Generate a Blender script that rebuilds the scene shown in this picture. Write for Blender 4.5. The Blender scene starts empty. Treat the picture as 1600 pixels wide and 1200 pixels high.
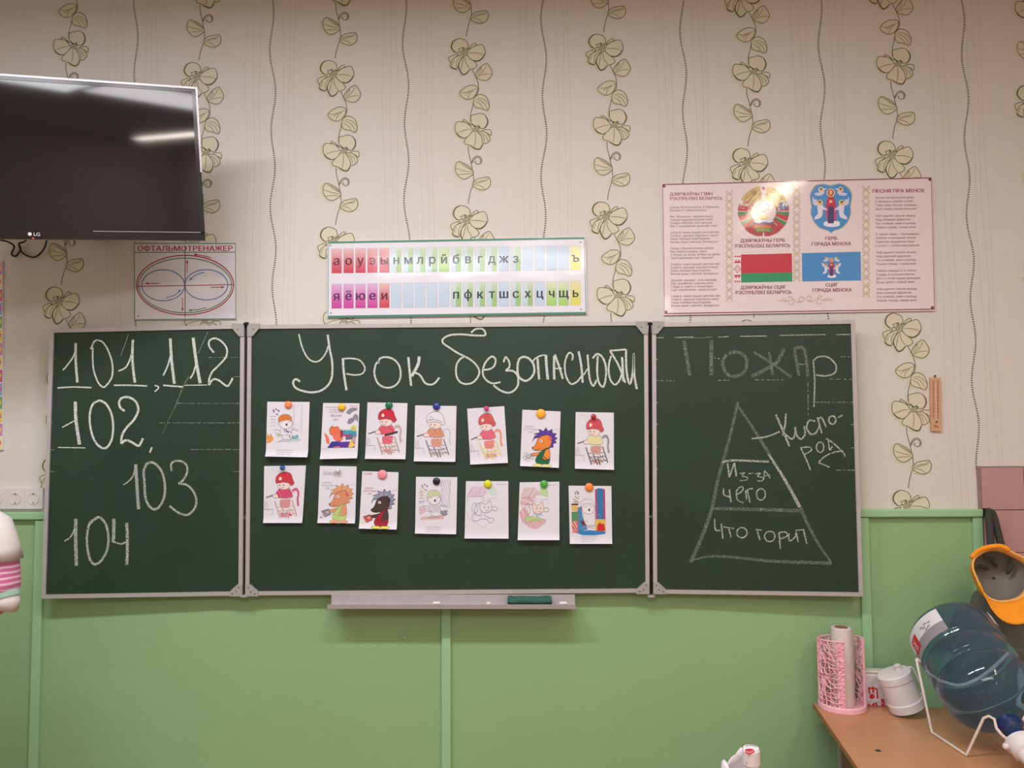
import bpy, bmesh, math, random
from mathutils import Vector, Matrix, noise as mnoise
from mathutils.geometry import tessellate_polygon
C = bpy.context.scene.collection
S = bpy.context.scene
PI = math.pi
random.seed(7)

# ---------------------------------------------------------------- camera
FPX = 1256.0
CAM = Vector((0.0, -3.04, 1.64))
YAW, PITCH, ROLL = math.radians(1.7), math.atan(0.060), math.radians(0.35)
FW = Vector((-math.sin(YAW) * math.cos(PITCH), math.cos(YAW) * math.cos(PITCH), math.sin(PITCH)))
R0 = Vector((math.cos(YAW), math.sin(YAW), 0.0))
U0 = R0.cross(FW)
RT = R0 * math.cos(ROLL) - U0 * math.sin(ROLL)
UP = R0 * math.sin(ROLL) + U0 * math.cos(ROLL)
cd = bpy.data.cameras.new('camera')
cam = bpy.data.objects.new('camera', cd)
C.objects.link(cam)
cd.sensor_width = 36.0
cd.lens = FPX / 1600.0 * 36.0
cd.clip_start = 0.02
cam.matrix_world = Matrix(((RT.x, UP.x, -FW.x, CAM.x), (RT.y, UP.y, -FW.y, CAM.y), (RT.z, UP.z, -FW.z, CAM.z), (0, 0, 0, 1)))
S.camera = cam
S.view_settings.view_transform = 'Standard'
S.view_settings.look = 'None'
S.view_settings.gamma = 1.0
S.view_settings.use_curve_mapping = False
S.view_settings.exposure = 0.10
w = bpy.data.worlds.new('world')
S.world = w
w.use_nodes = True
w.node_tree.nodes['Background'].inputs[0].default_value = (0.55, 0.6, 0.7, 1)
w.node_tree.nodes['Background'].inputs[1].default_value = 0.3
try:
    S.cycles.max_bounces = 10
    S.cycles.transparent_max_bounces = 24
    S.cycles.use_denoising = True
except Exception:
    pass

CEIL = 3.40
LAMPS = [  # x, y, length x, length y, watts, colour
    (-1.45, -1.75, 1.20, 0.16, 39, (0.92, 0.95, 1.0)),
    (0.10, -1.75, 1.20, 0.16, 33, (0.94, 0.95, 1.0)),
    (-0.95, -5.05, 1.34, 0.9, 42, (0.97, 0.98, 1.0)),
    (0.45, -4.75, 1.34, 1.0, 40, (0.98, 0.97, 0.97)),
    (1.75, -2.9, 0.16, 1.20, 24, (1.0, 0.78, 0.58)),
    (1.66, -8.6, 0.16, 2.20, 40, (1.0, 0.86, 0.78)),
]
for (lx, ly, sx, sy, watt, col) in LAMPS:
    ld = bpy.data.lights.new('tube_light', 'AREA')
    ld.shape = 'RECTANGLE'
    ld.size, ld.size_y = sx, sy
    ld.energy = watt
    ld.color = col
    lo = bpy.data.objects.new('tube_light', ld)
    lo.location = (lx, ly, CEIL - 0.075)
    C.objects.link(lo)


# ---------------------------------------------------------------- projection helpers
def ray(px, py):
    return (FW + RT * ((px - 800.0) / FPX) + UP * ((600.0 - py) / FPX))


class Plane:
    """a plane in the room; pt(px,py,off) = the point of it that the photograph shows at px,py, lifted by off"""
    def __init__(self, p0, n):
        self.p0 = Vector(p0)
        self.n = Vector(n).normalized()
        if self.n.y > 0:
            self.n = -self.n

    def pt(self, px, py, off=0.0):
        r = ray(px, py)
        t = (self.p0 - CAM).dot(self.n) / r.dot(self.n)
        return CAM + r * t + self.n * off


def wallp(y):
    return Plane((0, y, 0), (0, -1, 0))


WALL = wallp(0.0)


def at(px, py, y):
    return wallp(y).pt(px, py)


def at_z(px, py, z):
    r = ray(px, py)
    return CAM + r * ((z - CAM.z) / r.z)


# ---------------------------------------------------------------- materials
def srgb(c):
    return tuple(((v / 255.0) / 12.92 if v / 255.0 <= 0.04045 else ((v / 255.0 + 0.055) / 1.055) ** 2.4) for v in c)


def mat(name, c, rough=0.6, metal=0.0, noise=0.0, nscale=20.0, bump=0.0, bscale=200.0, coat=0.0, spec=0.5, vec=None, trans=0.0, ior=1.45):
    m = bpy.data.materials.new(name)
    m.use_nodes = True
    nt = m.node_tree
    b = nt.nodes['Principled BSDF']
    col = srgb(c) + (1,)
    b.inputs['Base Color'].default_value = col
    b.inputs['Roughness'].default_value = rough
    b.inputs['Metallic'].default_value = metal
    b.inputs['Specular IOR Level'].default_value = spec
    b.inputs['Coat Weight'].default_value = coat
    b.inputs['Coat Roughness'].default_value = 0.08
    b.inputs['Transmission Weight'].default_value = trans
    b.inputs['IOR'].default_value = ior
    tc = nt.nodes.new('ShaderNodeTexCoord')
    mp = nt.nodes.new('ShaderNodeMapping')
    nt.links.new(tc.outputs['Object'], mp.inputs['Vector'])
    if vec:
        mp.inputs['Scale'].default_value = vec
    if noise > 0:
        n = nt.nodes.new('ShaderNodeTexNoise')
        n.inputs['Scale'].default_value = nscale
        n.inputs['Detail'].default_value = 5
        nt.links.new(mp.outputs[0], n.inputs['Vector'])
        r = nt.nodes.new('ShaderNodeMapRange')
        r.inputs[1].default_value = 0.25
        r.inputs[2].default_value = 0.75
        r.inputs[3].default_value = 1 - noise
        r.inputs[4].default_value = 1 + noise
        nt.links.new(n.outputs[0], r.inputs[0])
        mx = nt.nodes.new('ShaderNodeVectorMath')
        mx.operation = 'SCALE'
        mx.inputs[0].default_value = col[:3]
        nt.links.new(r.outputs[0], mx.inputs[3])
        nt.links.new(mx.outputs[0], b.inputs['Base Color'])
    if bump > 0:
        n2 = nt.nodes.new('ShaderNodeTexNoise')
        n2.inputs['Scale'].default_value = bscale
        n2.inputs['Detail'].default_value = 3
        nt.links.new(mp.outputs[0], n2.inputs['Vector'])
        bp = nt.nodes.new('ShaderNodeBump')
        bp.inputs['Strength'].default_value = bump
        bp.inputs['Distance'].default_value = 0.002
        nt.links.new(n2.outputs[0], bp.inputs['Height'])
        nt.links.new(bp.outputs[0], b.inputs['Normal'])
    return m


def print_mat(name, rough=0.7, coat=0.0, bump=0.0, bscale=6.0, dist=0.002):
    m = mat(name, (255, 255, 255), rough=rough, coat=coat, bump=bump, bscale=bscale)
    nt = m.node_tree
    a = nt.nodes.new('ShaderNodeAttribute')
    a.attribute_name = 'ink'
    nt.links.new(a.outputs['Color'], nt.nodes['Principled BSDF'].inputs['Base Color'])
    for n in nt.nodes:
        if n.type == 'BUMP':
            n.inputs['Distance'].default_value = dist
            nt.links.new(n.outputs[0], nt.nodes['Principled BSDF'].inputs['Coat Normal'])
    return m


def chalk_mat(name, cover, bright):
    m = bpy.data.materials.new(name)
    m.use_nodes = True
    nt = m.node_tree
    b = nt.nodes['Principled BSDF']
    b.inputs['Base Color'].default_value = srgb(bright) + (1,)
    b.inputs['Roughness'].default_value = 0.95
    tc = nt.nodes.new('ShaderNodeTexCoord')
    mp = nt.nodes.new('ShaderNodeMapping')
    mp.inputs['Scale'].default_value = (1, 1, 1)
    nt.links.new(tc.outputs['Object'], mp.inputs[0])
    n = nt.nodes.new('ShaderNodeTexNoise')
    n.inputs['Scale'].default_value = 330
    n.inputs['Detail'].default_value = 2
    nt.links.new(mp.outputs[0], n.inputs['Vector'])
    r = nt.nodes.new('ShaderNodeMapRange')
    r.inputs[1].default_value = 0.62 - cover * 0.34
    r.inputs[2].default_value = 0.74 - cover * 0.34
    r.inputs[3].default_value = 0.06 + 0.28 * cover
    r.inputs[4].default_value = min(1.0, 0.55 + 0.5 * cover)
    nt.links.new(n.outputs[0], r.inputs[0])
    nt.links.new(r.outputs[0], b.inputs['Alpha'])
    return m


M = {}
M['wallpaper'] = mat('wallpaper', (220, 213, 207), rough=0.75, noise=0.018, nscale=60, bump=0.25, bscale=260, vec=(1.0, 1.0, 0.35))
M['green'] = mat('green_wall_paint', (149, 184, 137), rough=0.42, noise=0.03, nscale=3, bump=0.5, bscale=28)
M['green_trim'] = mat('green_trim_paint', (158, 202, 158), rough=0.4, noise=0.02, nscale=8, bump=0.3, bscale=60)
M['tile'] = mat('pink_tile', (192, 146, 146), rough=0.28, noise=0.04, nscale=30, bump=0.08, bscale=40)
M['grout'] = mat('grout', (150, 130, 118), rough=0.9, noise=0.15, nscale=60, bump=0.5)
M['plaster'] = mat('ceiling_paint', (225, 224, 220), rough=0.9, noise=0.02)
M['floor'] = mat('floor_boards', (150, 105, 70), rough=0.5, noise=0.15, nscale=4, vec=(1, 8, 1))
M['board'] = mat('chalkboard_green', (43, 61, 51), rough=0.42, noise=0.10, nscale=5, bump=0.15, bscale=500, spec=0.4)
M['alu'] = mat('aluminium_frame', (190, 182, 184), rough=0.45, metal=0.25, noise=0.05, nscale=40)
M['bracket'] = mat('grey_plastic_bracket', (165, 163, 160), rough=0.5, noise=0.05, nscale=50)
M['dark'] = mat('dark_plastic', (34, 32, 34), rough=0.35, noise=0.03)
M['black'] = mat('black_rubber', (22, 21, 22), rough=0.6, noise=0.05)
M['tv_bezel'] = mat('glossy_black_bezel', (20, 19, 22), rough=0.12, coat=0.6, noise=0.03)
M['tv_edge'] = mat('silver_bezel_edge', (190, 188, 196), rough=0.25, metal=0.8, noise=0.03)
M['screen'] = mat('tv_screen', (26, 24, 25), rough=0.045, noise=0.02, spec=0.7)
M['white_plastic'] = mat('white_plastic', (226, 218, 222), rough=0.35, noise=0.02)
M['magnet'] = {}
M['paper'] = mat('drawing_paper', (226, 222, 232), rough=0.8, noise=0.015, nscale=15)
M['ink'] = print_mat('printed_and_drawn_ink', 0.75)
M['gloss_print'] = print_mat('laminated_print', 0.35, coat=0.6, bump=0.8, bscale=4.0, dist=0.003)
M['poster'] = mat('laminated_board', (232, 228, 238), rough=0.35, coat=0.6, bump=0.0, noise=0.01)
nt = M['poster'].node_tree
_n = nt.nodes.new('ShaderNodeTexNoise')
_n.inputs['Scale'].default_value = 4.0
_tc = nt.nodes.new('ShaderNodeTexCoord')
nt.links.new(_tc.outputs['Object'], _n.inputs['Vector'])
_b = nt.nodes.new('ShaderNodeBump')
_b.inputs['Strength'].default_value = 0.8
_b.inputs['Distance'].default_value = 0.003
nt.links.new(_n.outputs[0], _b.inputs['Height'])
nt.links.new(_b.outputs[0], nt.nodes['Principled BSDF'].inputs['Coat Normal'])
M['poster_pink'] = M['poster'].copy()
M['poster_pink'].name = 'laminated_board_pinkish'
for _x in M['poster_pink'].node_tree.nodes:
    if _x.type == 'VECT_MATH':
        _x.inputs[0].default_value = srgb((232, 216, 220))
M['wall_print'] = print_mat('wallpaper_print', 0.75)
M['chalk'] = chalk_mat('chalk_strong', 0.74, (225, 232, 226))
M['chalk_mid'] = chalk_mat('chalk_medium', 0.55, (205, 212, 205))
M['chalk_faint'] = chalk_mat('chalk_faint', 0.27, (170, 185, 170))
M['cloth'] = mat('green_cloth', (58, 100, 92), rough=0.95, noise=0.2, nscale=90, bump=0.8, bscale=400)
M['chalk_piece'] = mat('chalk_piece', (235, 232, 232), rough=0.95, noise=0.03)
M['wood'] = mat('desk_laminate', (196, 140, 100), rough=0.32, noise=0.07, nscale=7, vec=(0.6, 9, 9))
M['wood_edge'] = mat('desk_edge_band', (158, 102, 60), rough=0.45, noise=0.08, nscale=20)
M['leg_grey'] = mat('grey_metal_leg', (150, 150, 146), rough=0.45, metal=0.2, noise=0.05)
M['brown_panel'] = mat('brown_panel', (104, 66, 50), rough=0.5, noise=0.1, vec=(9, 9, 1))
M['pink'] = mat('pink_plastic', (244, 186, 198), rough=0.4, noise=0.02)
M['film'] = mat('plastic_film_roll', (226, 216, 212), rough=0.35, noise=0.03, nscale=30)
M['card'] = mat('cardboard_core', (150, 112, 92), rough=0.9, noise=0.08)
M['wire'] = mat('white_coated_wire', (226, 208, 200), rough=0.4, noise=0.03)
M['cap_blue'] = mat('navy_bottle_neck', (26, 44, 92), rough=0.25, noise=0.05)
M['label_white'] = mat('white_label', (222, 220, 226), rough=0.5, noise=0.03)
M['orange'] = mat('orange_cap_cotton', (246, 152, 30), rough=0.9, noise=0.06, nscale=40, bump=0.4, bscale=700)
M['grey_lining'] = mat('grey_cap_lining', (118, 114, 108), rough=0.8, noise=0.12, nscale=25, bump=0.9, bscale=35)
M['bag_grey'] = mat('grey_backpack_fabric', (98, 100, 92), rough=0.9, noise=0.15, nscale=30, bump=0.6, bscale=300)
M['strap'] = mat('dark_strap', (62, 62, 58), rough=0.9, noise=0.1, nscale=80)
M['skin'] = mat('skin', (206, 152, 130), rough=0.55, noise=0.04, nscale=20)
M['hair'] = mat('hair', (70, 48, 34), rough=0.6, noise=0.2, nscale=80)
M['vest'] = mat('white_knit', (216, 206, 204), rough=0.9, noise=0.03, nscale=90, bump=0.4, bscale=300)
M['mint'] = mat('mint_cuff', (170, 214, 196), rough=0.9, noise=0.04)
M['trousers'] = mat('dark_blue_trousers', (48, 54, 78), rough=0.9, noise=0.08)
M['thermo_wood'] = mat('thermometer_wood', (210, 162, 130), rough=0.6, noise=0.08, nscale=30, vec=(6, 6, 1))
M['bag_film'] = mat('white_bag_film', (226, 214, 222), rough=0.35, noise=0.02, bump=0.6, bscale=60)
M['lamp_body'] = mat('lamp_housing', (230, 230, 228), rough=0.5, noise=0.01)
M['spike'] = mat('steel', (150, 150, 150), rough=0.3, metal=0.9, noise=0.05)
# bottle plastic
m = mat('bottle_plastic', (148, 184, 210), rough=0.06, trans=0.92, ior=1.12, noise=0.0, spec=0.6, coat=0.5)
M['bottle'] = m
# diffuser of the ceiling lamps
m = bpy.data.materials.new('lamp_diffuser')
m.use_nodes = True
e = m.node_tree.nodes['Principled BSDF']
e.inputs['Emission Color'].default_value = (1, 0.97, 0.94, 1)
e.inputs['Emission Strength'].default_value = 1.5
M['diffuser'] = m
# striped sleeve
m = mat('pink_striped_knit', (205, 110, 160), rough=0.9)
nt = m.node_tree
wv = nt.nodes.new('ShaderNodeTexWave')
wv.bands_direction = 'Z'
wv.inputs['Scale'].default_value = 20
wv.inputs['Distortion'].default_value = 1.2
tc = nt.nodes.new('ShaderNodeTexCoord')
nt.links.new(tc.outputs['Object'], wv.inputs['Vector'])
cr = nt.nodes.new('ShaderNodeValToRGB')
cr.color_ramp.elements[0].position = 0.55
cr.color_ramp.elements[0].color = srgb((204, 108, 158)) + (1,)
cr.color_ramp.elements[1].position = 0.8
cr.color_ramp.elements[1].color = srgb((232, 190, 208)) + (1,)
nt.links.new(wv.outputs['Fac'], cr.inputs[0])
nt.links.new(cr.outputs[0], nt.nodes['Principled BSDF'].inputs['Base Color'])
M['stripes'] = m


def magnet_mat(c):
    if c not in M['magnet']:
        M['magnet'][c] = mat('magnet_plastic_%02x%02x%02x' % c, c, rough=0.3, coat=0.3, noise=0.02)
    return M['magnet'][c]


# ---------------------------------------------------------------- object helpers
ORG = {}


def tag(o, label=None, cat=None, group=None, kind=None):
    if label: o['label'] = label
    if cat: o['category'] = cat
    if group: o['group'] = group
    if kind: o['kind'] = kind
    return o


def thing(name, label, cat, loc, group=None):
    o = bpy.data.objects.new(name, None)
    o.empty_display_size = 0.05
    o.location = loc
    C.objects.link(o)
    ORG[o.name] = Vector(loc)
    return tag(o, label, cat, group)


def ob(name, vf, m, parent=None, org=None, smooth=False, cols=None, label=None):
    """one mesh object from world-space verts and faces"""
    verts, faces = vf
    if parent is not None:
        base = ORG[parent.name]
    else:
        base = Vector(org) if org is not None else Vector((0, 0, 0))
    me = bpy.data.meshes.new(name)
    me.from_pydata([Vector(v) - base for v in verts], [], faces)
    me.materials.append(m)
    if cols:
        a = me.color_attributes.new('ink', 'FLOAT_COLOR', 'POINT')
        flat = []
        for c in cols:
            flat += [c[0], c[1], c[2], 1.0]
        a.data.foreach_set('color', flat)
    if smooth:
        me.polygons.foreach_set('use_smooth', [True] * len(me.polygons))
    me.update()
    o = bpy.data.objects.new(name, me)
    C.objects.link(o)
    if parent is not None:
        o.parent = parent
        ORG[o.name] = base
    else:
        o.location = base
        ORG[o.name] = base
    if label:
        o['label'] = label
    return o


def join(*parts):
    V, F = [], []
    for v, f in parts:
        k = len(V)
        V += list(v)
        F += [tuple(i + k for i in q) for q in f]
    return V, F


def box(c, s, rz=0.0):
    c = Vector(c)
    V = []
    for z in (-1, 1):
        for x, y in ((-1, -1), (1, -1), (1, 1), (-1, 1)):
            v = Vector((x * s[0] / 2, y * s[1] / 2, z * s[2] / 2))
            v = Matrix.Rotation(rz, 3, 'Z') @ v
            V.append(c + v)
    F = [(0, 3, 2, 1), (4, 5, 6, 7), (0, 1, 5, 4), (1, 2, 6, 5), (2, 3, 7, 6), (3, 0, 4, 7)]
    return V, F


def bevbox(c, s, b=0.003, rz=0.0):
    bm = bmesh.new()
    V, F = box((0, 0, 0), s)
    vs = [bm.verts.new(v) for v in V]
    for f in F:
        bm.faces.new([vs[i] for i in f])
    bmesh.ops.bevel(bm, geom=list(bm.edges), offset=b, segments=2, affect='EDGES', profile=0.5)
    mt = Matrix.Translation(Vector(c)) @ Matrix.Rotation(rz, 4, 'Z')
    bm.verts.index_update()
    out = ([mt @ v.co for v in bm.verts], [tuple(v.index for v in f.verts) for f in bm.faces])
    bm.free()
    return out


def extr(poly, d):
    """prism: front polygon (list of Vector), moved by d for the back"""
    n = len(poly)
    V = [Vector(p) for p in poly] + [Vector(p) + Vector(d) for p in poly]
    F = [tuple(range(n)), tuple(range(2 * n - 1, n - 1, -1))]
    for i in range(n):
        j = (i + 1) % n
        F.append((i, i + n, j + n, j))
    return V, F


def slab(q, pl, front, back):
    pts = [pl.pt(x, y, front) for x, y in q]
    return extr(pts, -pl.n * (front - back))


def lathe(profile, seg=32, org=(0, 0, 0), axis=(0, 0, 1), cap0=True, cap1=True, arc=None):
    """profile = [(radius, height)...] about axis from org"""
    ax = Vector(axis).normalized()
    t = Vector((1, 0, 0)) if abs(ax.x) < 0.9 else Vector((0, 1, 0))
    u = ax.cross(t).normalized()
    v = ax.cross(u)
    o = Vector(org)
    V, F = [], []
    for r, h in profile:
        for i in range(seg):
            a = 2 * PI * i / seg
            V.append(o + ax * h + (u * math.cos(a) + v * math.sin(a)) * r)
    for k in range(len(profile) - 1):
        for i in range(seg):
            j = (i + 1) % seg
            F.append((k * seg + i, k * seg + j, (k + 1) * seg + j, (k + 1) * seg + i))
    if cap0: F.append(tuple(range(seg - 1, -1, -1)))
    if cap1:
        b = (len(profile) - 1) * seg
        F.append(tuple(range(b, b + seg)))
    return V, F


def smooth_pts(P, n=6, closed=False):
    P = [Vector(p) for p in P]
    if len(P) < 3 and not closed: return P
    out = []
    N = len(P)
    rng = range(N) if closed else range(N - 1)
    for i in rng:
        if closed:
            p0, p1, p2, p3 = P[(i - 1) % N], P[i], P[(i + 1) % N], P[(i + 2) % N]
        else:
            p0, p1, p2, p3 = P[max(i - 1, 0)], P[i], P[i + 1], P[min(i + 2, N - 1)]
        for k in range(n):
            t = k / n
            out.append(0.5 * ((2 * p1) + (p2 - p0) * t + (2 * p0 - 5 * p1 + 4 * p2 - p3) * t * t + (3 * p1 - p0 - 3 * p2 + p3) * t ** 3))
    if not closed: out.append(P[-1])
    return out


def tube(P, r, seg=8, sm=0, closed=False):
    P = smooth_pts(P, sm, closed) if sm else [Vector(p) for p in P]
    V, F = [], []
    n = len(P)
    prev = None
    for i, p in enumerate(P):
        if closed:
            d = (P[(i + 1) % n] - P[i - 1]).normalized()
        else:
            d = (P[min(i + 1, n - 1)] - P[max(i - 1, 0)]).normalized()
        if prev is None:
            t = Vector((0, 0, 1)) if abs(d.z) < 0.9 else Vector((1, 0, 0))
            u = d.cross(t).normalized()
        else:
            u = (prev - d * prev.dot(d)).normalized()
        prev = u
        v = d.cross(u)
        rr = r[i * (len(r) - 1) // max(1, n - 1)] if isinstance(r, (list, tuple)) else r
        for k in range(seg):
            a = 2 * PI * k / seg
            V.append(p + (u * math.cos(a) + v * math.sin(a)) * rr)
    for i in range(n if closed else n - 1):
        j = (i + 1) % n
        for k in range(seg):
            l = (k + 1) % seg
            F.append((i * seg + k, i * seg + l, j * seg + l, j * seg + k))
    if not closed:
        F.append(tuple(range(seg - 1, -1, -1)))
        F.append(tuple(range((n - 1) * seg, n * seg)))
    return V, F


# ---------------------------------------------------------------- glyphs of Blender's own font
fc = bpy.data.curves.new('glyph', 'FONT')
fo = bpy.data.objects.new('glyph', fc)
C.objects.link(fo)
fc.resolution_u = 3
GL = {}


def _loops(s):
    fc.fill_mode = 'NONE'
    fc.body = s
    bpy.context.view_layer.update()
    me = fo.to_mesh()
    V = [(v.co.x, v.co.y) for v in me.vertices]
    nb = {}
    for e in me.edges:
        a, b = e.vertices
        nb.setdefault(a, []).append(b)
        nb.setdefault(b, []).append(a)
    fo.to_mesh_clear()
    fc.fill_mode = 'BOTH'
    seen, L = set(), []
    for v in sorted(nb):
        if v in seen: continue
        l, c = [v], v
        seen.add(v)
        while True:
            n = [x for x in nb[c] if x not in seen]
            if not n: break
            c = min(n, key=lambda x: (abs(x - c) != 1, x)) if len(l) > 1 else max(n, key=lambda x: x == c + 1)
            seen.add(c)
            l.append(c)
        L.append([V[i] for i in l])
    return L


def _winding_fill(L):
    """trapezoids of the area whose winding number is not zero (the font's contours overlap)"""
    E = []
    ys = set()
    for l in L:
        for i in range(len(l)):
            p, q = l[i], l[(i + 1) % len(l)]
            ys.add(round(p[1], 5))
            if abs(p[1] - q[1]) > 1e-7: E.append((p, q))
    for i in range(len(E)):
        (x1, y1), (x2, y2) = E[i]
        for j in range(i + 1, len(E)):
            (x3, y3), (x4, y4) = E[j]
            d = (x2 - x1) * (y4 - y3) - (y2 - y1) * (x4 - x3)
            if abs(d) < 1e-12: continue
            t = ((x3 - x1) * (y4 - y3) - (y3 - y1) * (x4 - x3)) / d
            u = ((x3 - x1) * (y2 - y1) - (y3 - y1) * (x2 - x1)) / d
            if 0 < t < 1 and 0 < u < 1: ys.add(round(y1 + t * (y2 - y1), 5))
    ys = sorted(ys)
    V, F = [], []
    for ya, yb in zip(ys, ys[1:]):
        if yb - ya < 2e-5: continue
        ym = (ya + yb) / 2
        X = []
        for p, q in E:
            if (p[1] > ym) != (q[1] > ym):
                f = lambda y: p[0] + (y - p[1]) / (q[1] - p[1]) * (q[0] - p[0])
                X.append((f(ym), f(ya), f(yb), 1 if q[1] > p[1] else -1))
        X.sort()
        w_, st_ = 0, None
        for x in X:
            if w_ == 0: st_ = x
            w_ += x[3]
            if w_ == 0:
                k = len(V)
                V += [(st_[1], ya), (x[1], ya), (x[2], yb), (st_[2], yb)]
                F.append((k, k + 1, k + 2, k + 3))
    return V, F


def _gm(s):
    fc.body = s
    bpy.context.view_layer.update()
    me = fo.to_mesh()
    V = [(v.co.x, v.co.y) for v in me.vertices]
    F = [tuple(p.vertices) for p in me.polygons]
    fo.to_mesh_clear()
    if len(s) == 1 and F:
        ar = lambda P: sum(P[i][0] * P[(i + 1) % len(P)][1] - P[(i + 1) % len(P)][0] * P[i][1] for i in range(len(P))) / 2
        L = _loops(s)
        if abs(sum(abs(ar([V[i] for i in f])) for f in F) - abs(sum(ar(l) for l in L))) > 0.0015:
            return _winding_fill(L)
    return V, F


def load_glyphs(chars, bold):
    fc.offset = 0.0
    w0 = max(v[0] for v in _gm('II')[0])
    for ch in sorted(set(chars)):
        V, F = _gm(ch)
        adv = max(v[0] for v in _gm('I' + ch + 'I')[0]) - w0
        if ch == ' ': V, F = [], []
        GL[(ch, bold)] = (V, F, adv)


class Print:
    """flat print or drawing: shapes in 2D, set on a surface by fn(x, y, lift); each shape keeps its own ink colour"""
    def __init__(self, fn, base=0.0003, step=0.00001):
        self.fn, self.V, self.F, self.col = fn, [], [], []
        self.d, self.step = base, step

    def _add(self, pts, faces, c, cols=None):
        k = len(self.V)
        self.d += self.step
        for i, p in enumerate(pts):
            self.V.append(self.fn(p[0], p[1], self.d))
            self.col.append(srgb(cols[i]) if cols else srgb(c))
        self.F += [tuple(i + k for i in f) for f in faces]

    def fill(self, pts, c, cols=None, sm=0):
        if sm: pts = [(p.x, p.y) for p in smooth_pts([(x, y, 0) for x, y in pts], sm, True)]
        if len(pts) <= 4 and not sm:
            self._add(pts, [tuple(range(len(pts)))], c, cols)
            return
        t = tessellate_polygon([[Vector((x, y, 0)) for x, y in pts]])
        self._add(pts, [tuple(f) for f in t], c, cols)

    def stroke(self, pts, wd, c, sm=0, closed=False, taper=False):
        P = [Vector((p[0], p[1], 0)) for p in pts]
        if sm: P = smooth_pts(P, sm, closed)
        if closed: P = P + [P[0]]
        n = len(P)
        out, F = [], []
        for i in range(n):
            a, b = P[max(i - 1, 0)], P[min(i + 1, n - 1)]
            if closed and i in (0, n - 1): a, b = P[n - 2], P[1]
            d = b - a
            if d.length < 1e-9: d = Vector((1, 0, 0))
            d.normalize()
            nn = Vector((-d.y, d.x, 0))
            ww = wd[0] + (wd[1] - wd[0]) * i / (n - 1) if isinstance(wd, (tuple, list)) else wd
            if taper: ww *= 0.35 + 0.65 * math.sin(PI * (i + 0.3) / (n - 0.4)) ** 0.6
            out.append(P[i] + nn * ww / 2)
            out.append(P[i] - nn * ww / 2)
            if i: F.append((2 * i - 2, 2 * i - 1, 2 * i + 1, 2 * i))
        self._add(out, F, c)

    def ell(self, cx, cy, rx, ry, c, n=20, wd=None, rot=0):
        P = []
        for i in range(n):
            a = 2 * PI * i / n
            x, y = rx * math.cos(a), ry * math.sin(a)
            P.append((cx + x * math.cos(rot) - y * math.sin(rot), cy + x * math.sin(rot) + y * math.cos(rot)))
        if wd: self.stroke(P, wd, c, closed=True)
        else: self.fill(P, c)

    def text(self, s, x, y, size, c, bold=False, width=None, slope=0.0, align='l', shear=0.0):
        tot = sum(GL[(ch, bold)][2] for ch in s)
        sx = size if not width else width / tot
        if align == 'c': x -= tot * sx / 2
        pts, F = [], []
        cx = 0.0
        for ch in s:
            V, FF, adv = GL[(ch, bold)]
            k = len(pts)
            for vx, vy in V:
                X = (cx + vx) * sx
                pts.append((x + X, y - vy * size + X * slope))
            F += [tuple(i + k for i in f) for f in FF]
            cx += adv
        if not pts: return
        # a heavier face: the same letters set twice more, a hair to each side
        for dx, dy in ((((-0.024, 0.008), (0.024, -0.008), (0, 0.0)) if size > 6 else ((-0.012, 0),)) if bold else ((0, 0),)):
            self._add([(px_ + dx * sx, py_ + dy * size) for px_, py_ in pts], F, c)

    def hatch(self, poly, c, gap, wd, ang=0.6, jit=0.3):
        """crayon hatching inside a polygon"""
        ca, sa = math.cos(ang), math.sin(ang)
        R = [(x * ca + y * sa, -x * sa + y * ca) for x, y in poly]
        y0, y1 = min(p[1] for p in R), max(p[1] for p in R)
        yy = y0 + gap / 2
        while yy < y1:
            xs = []
            for i in range(len(R)):
                a, b = R[i], R[(i + 1) % len(R)]
                if (a[1] > yy) != (b[1] > yy):
                    xs.append(a[0] + (yy - a[1]) / (b[1] - a[1]) * (b[0] - a[0]))
            xs.sort()
            for i in range(0, len(xs) - 1, 2):
                j = gap * jit
                a = (xs[i] + random.uniform(-j, j), yy + random.uniform(-j, j))
                b = (xs[i + 1] + random.uniform(-j, j), yy + random.uniform(-j, j))
                self.stroke([(a[0] * ca - a[1] * sa, a[0] * sa + a[1] * ca), (b[0] * ca - b[1] * sa, b[0] * sa + b[1] * ca)], wd, c)
            yy += gap

    def make(self, name, m, parent, label=None):
        return ob(name, (self.V, self.F), m, parent, cols=self.col, label=label)


HYMN = ['Мы, беларусы - мірныя людзі,', 'Сэрцам адданыя роднай зямлі,', 'Шчыра сябруем, сілы гартуем', "Мы ў працавітай, вольнай сям'і.", '',
        'Слаўся, зямлі нашай светлае імя,', 'Слаўся, народаў братэрскі саюз!', 'Наша любімая маці-Радзіма,', 'Вечна жыві і квітней, Беларусь!', '',
        'Разам з братамі мужна вякамі', 'Мы баранілі родны парог,', 'У бітвах за волю, бітвах за долю', 'Свой здабывалі сцяг перамог!', '',
        'Слаўся, зямлі нашай светлае імя,', 'Слаўся, народаў братэрскі саюз!', 'Наша любімая маці-Радзіма,', 'Вечна жыві і квітней, Беларусь!', '',
        'Дружба народаў - сіла народаў,', 'Наш запаветны, сонечны шлях.', 'Горда ж узвіся ў ясныя высі,', 'Сцяг пераможны - радасці сцяг!', '',
        'Слаўся, зямлі нашай светлае імя,', 'Слаўся, народаў братэрскі саюз!', 'Наша любімая маці-Радзіма,', 'Вечна жыві і квітней, Беларусь!']
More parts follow.
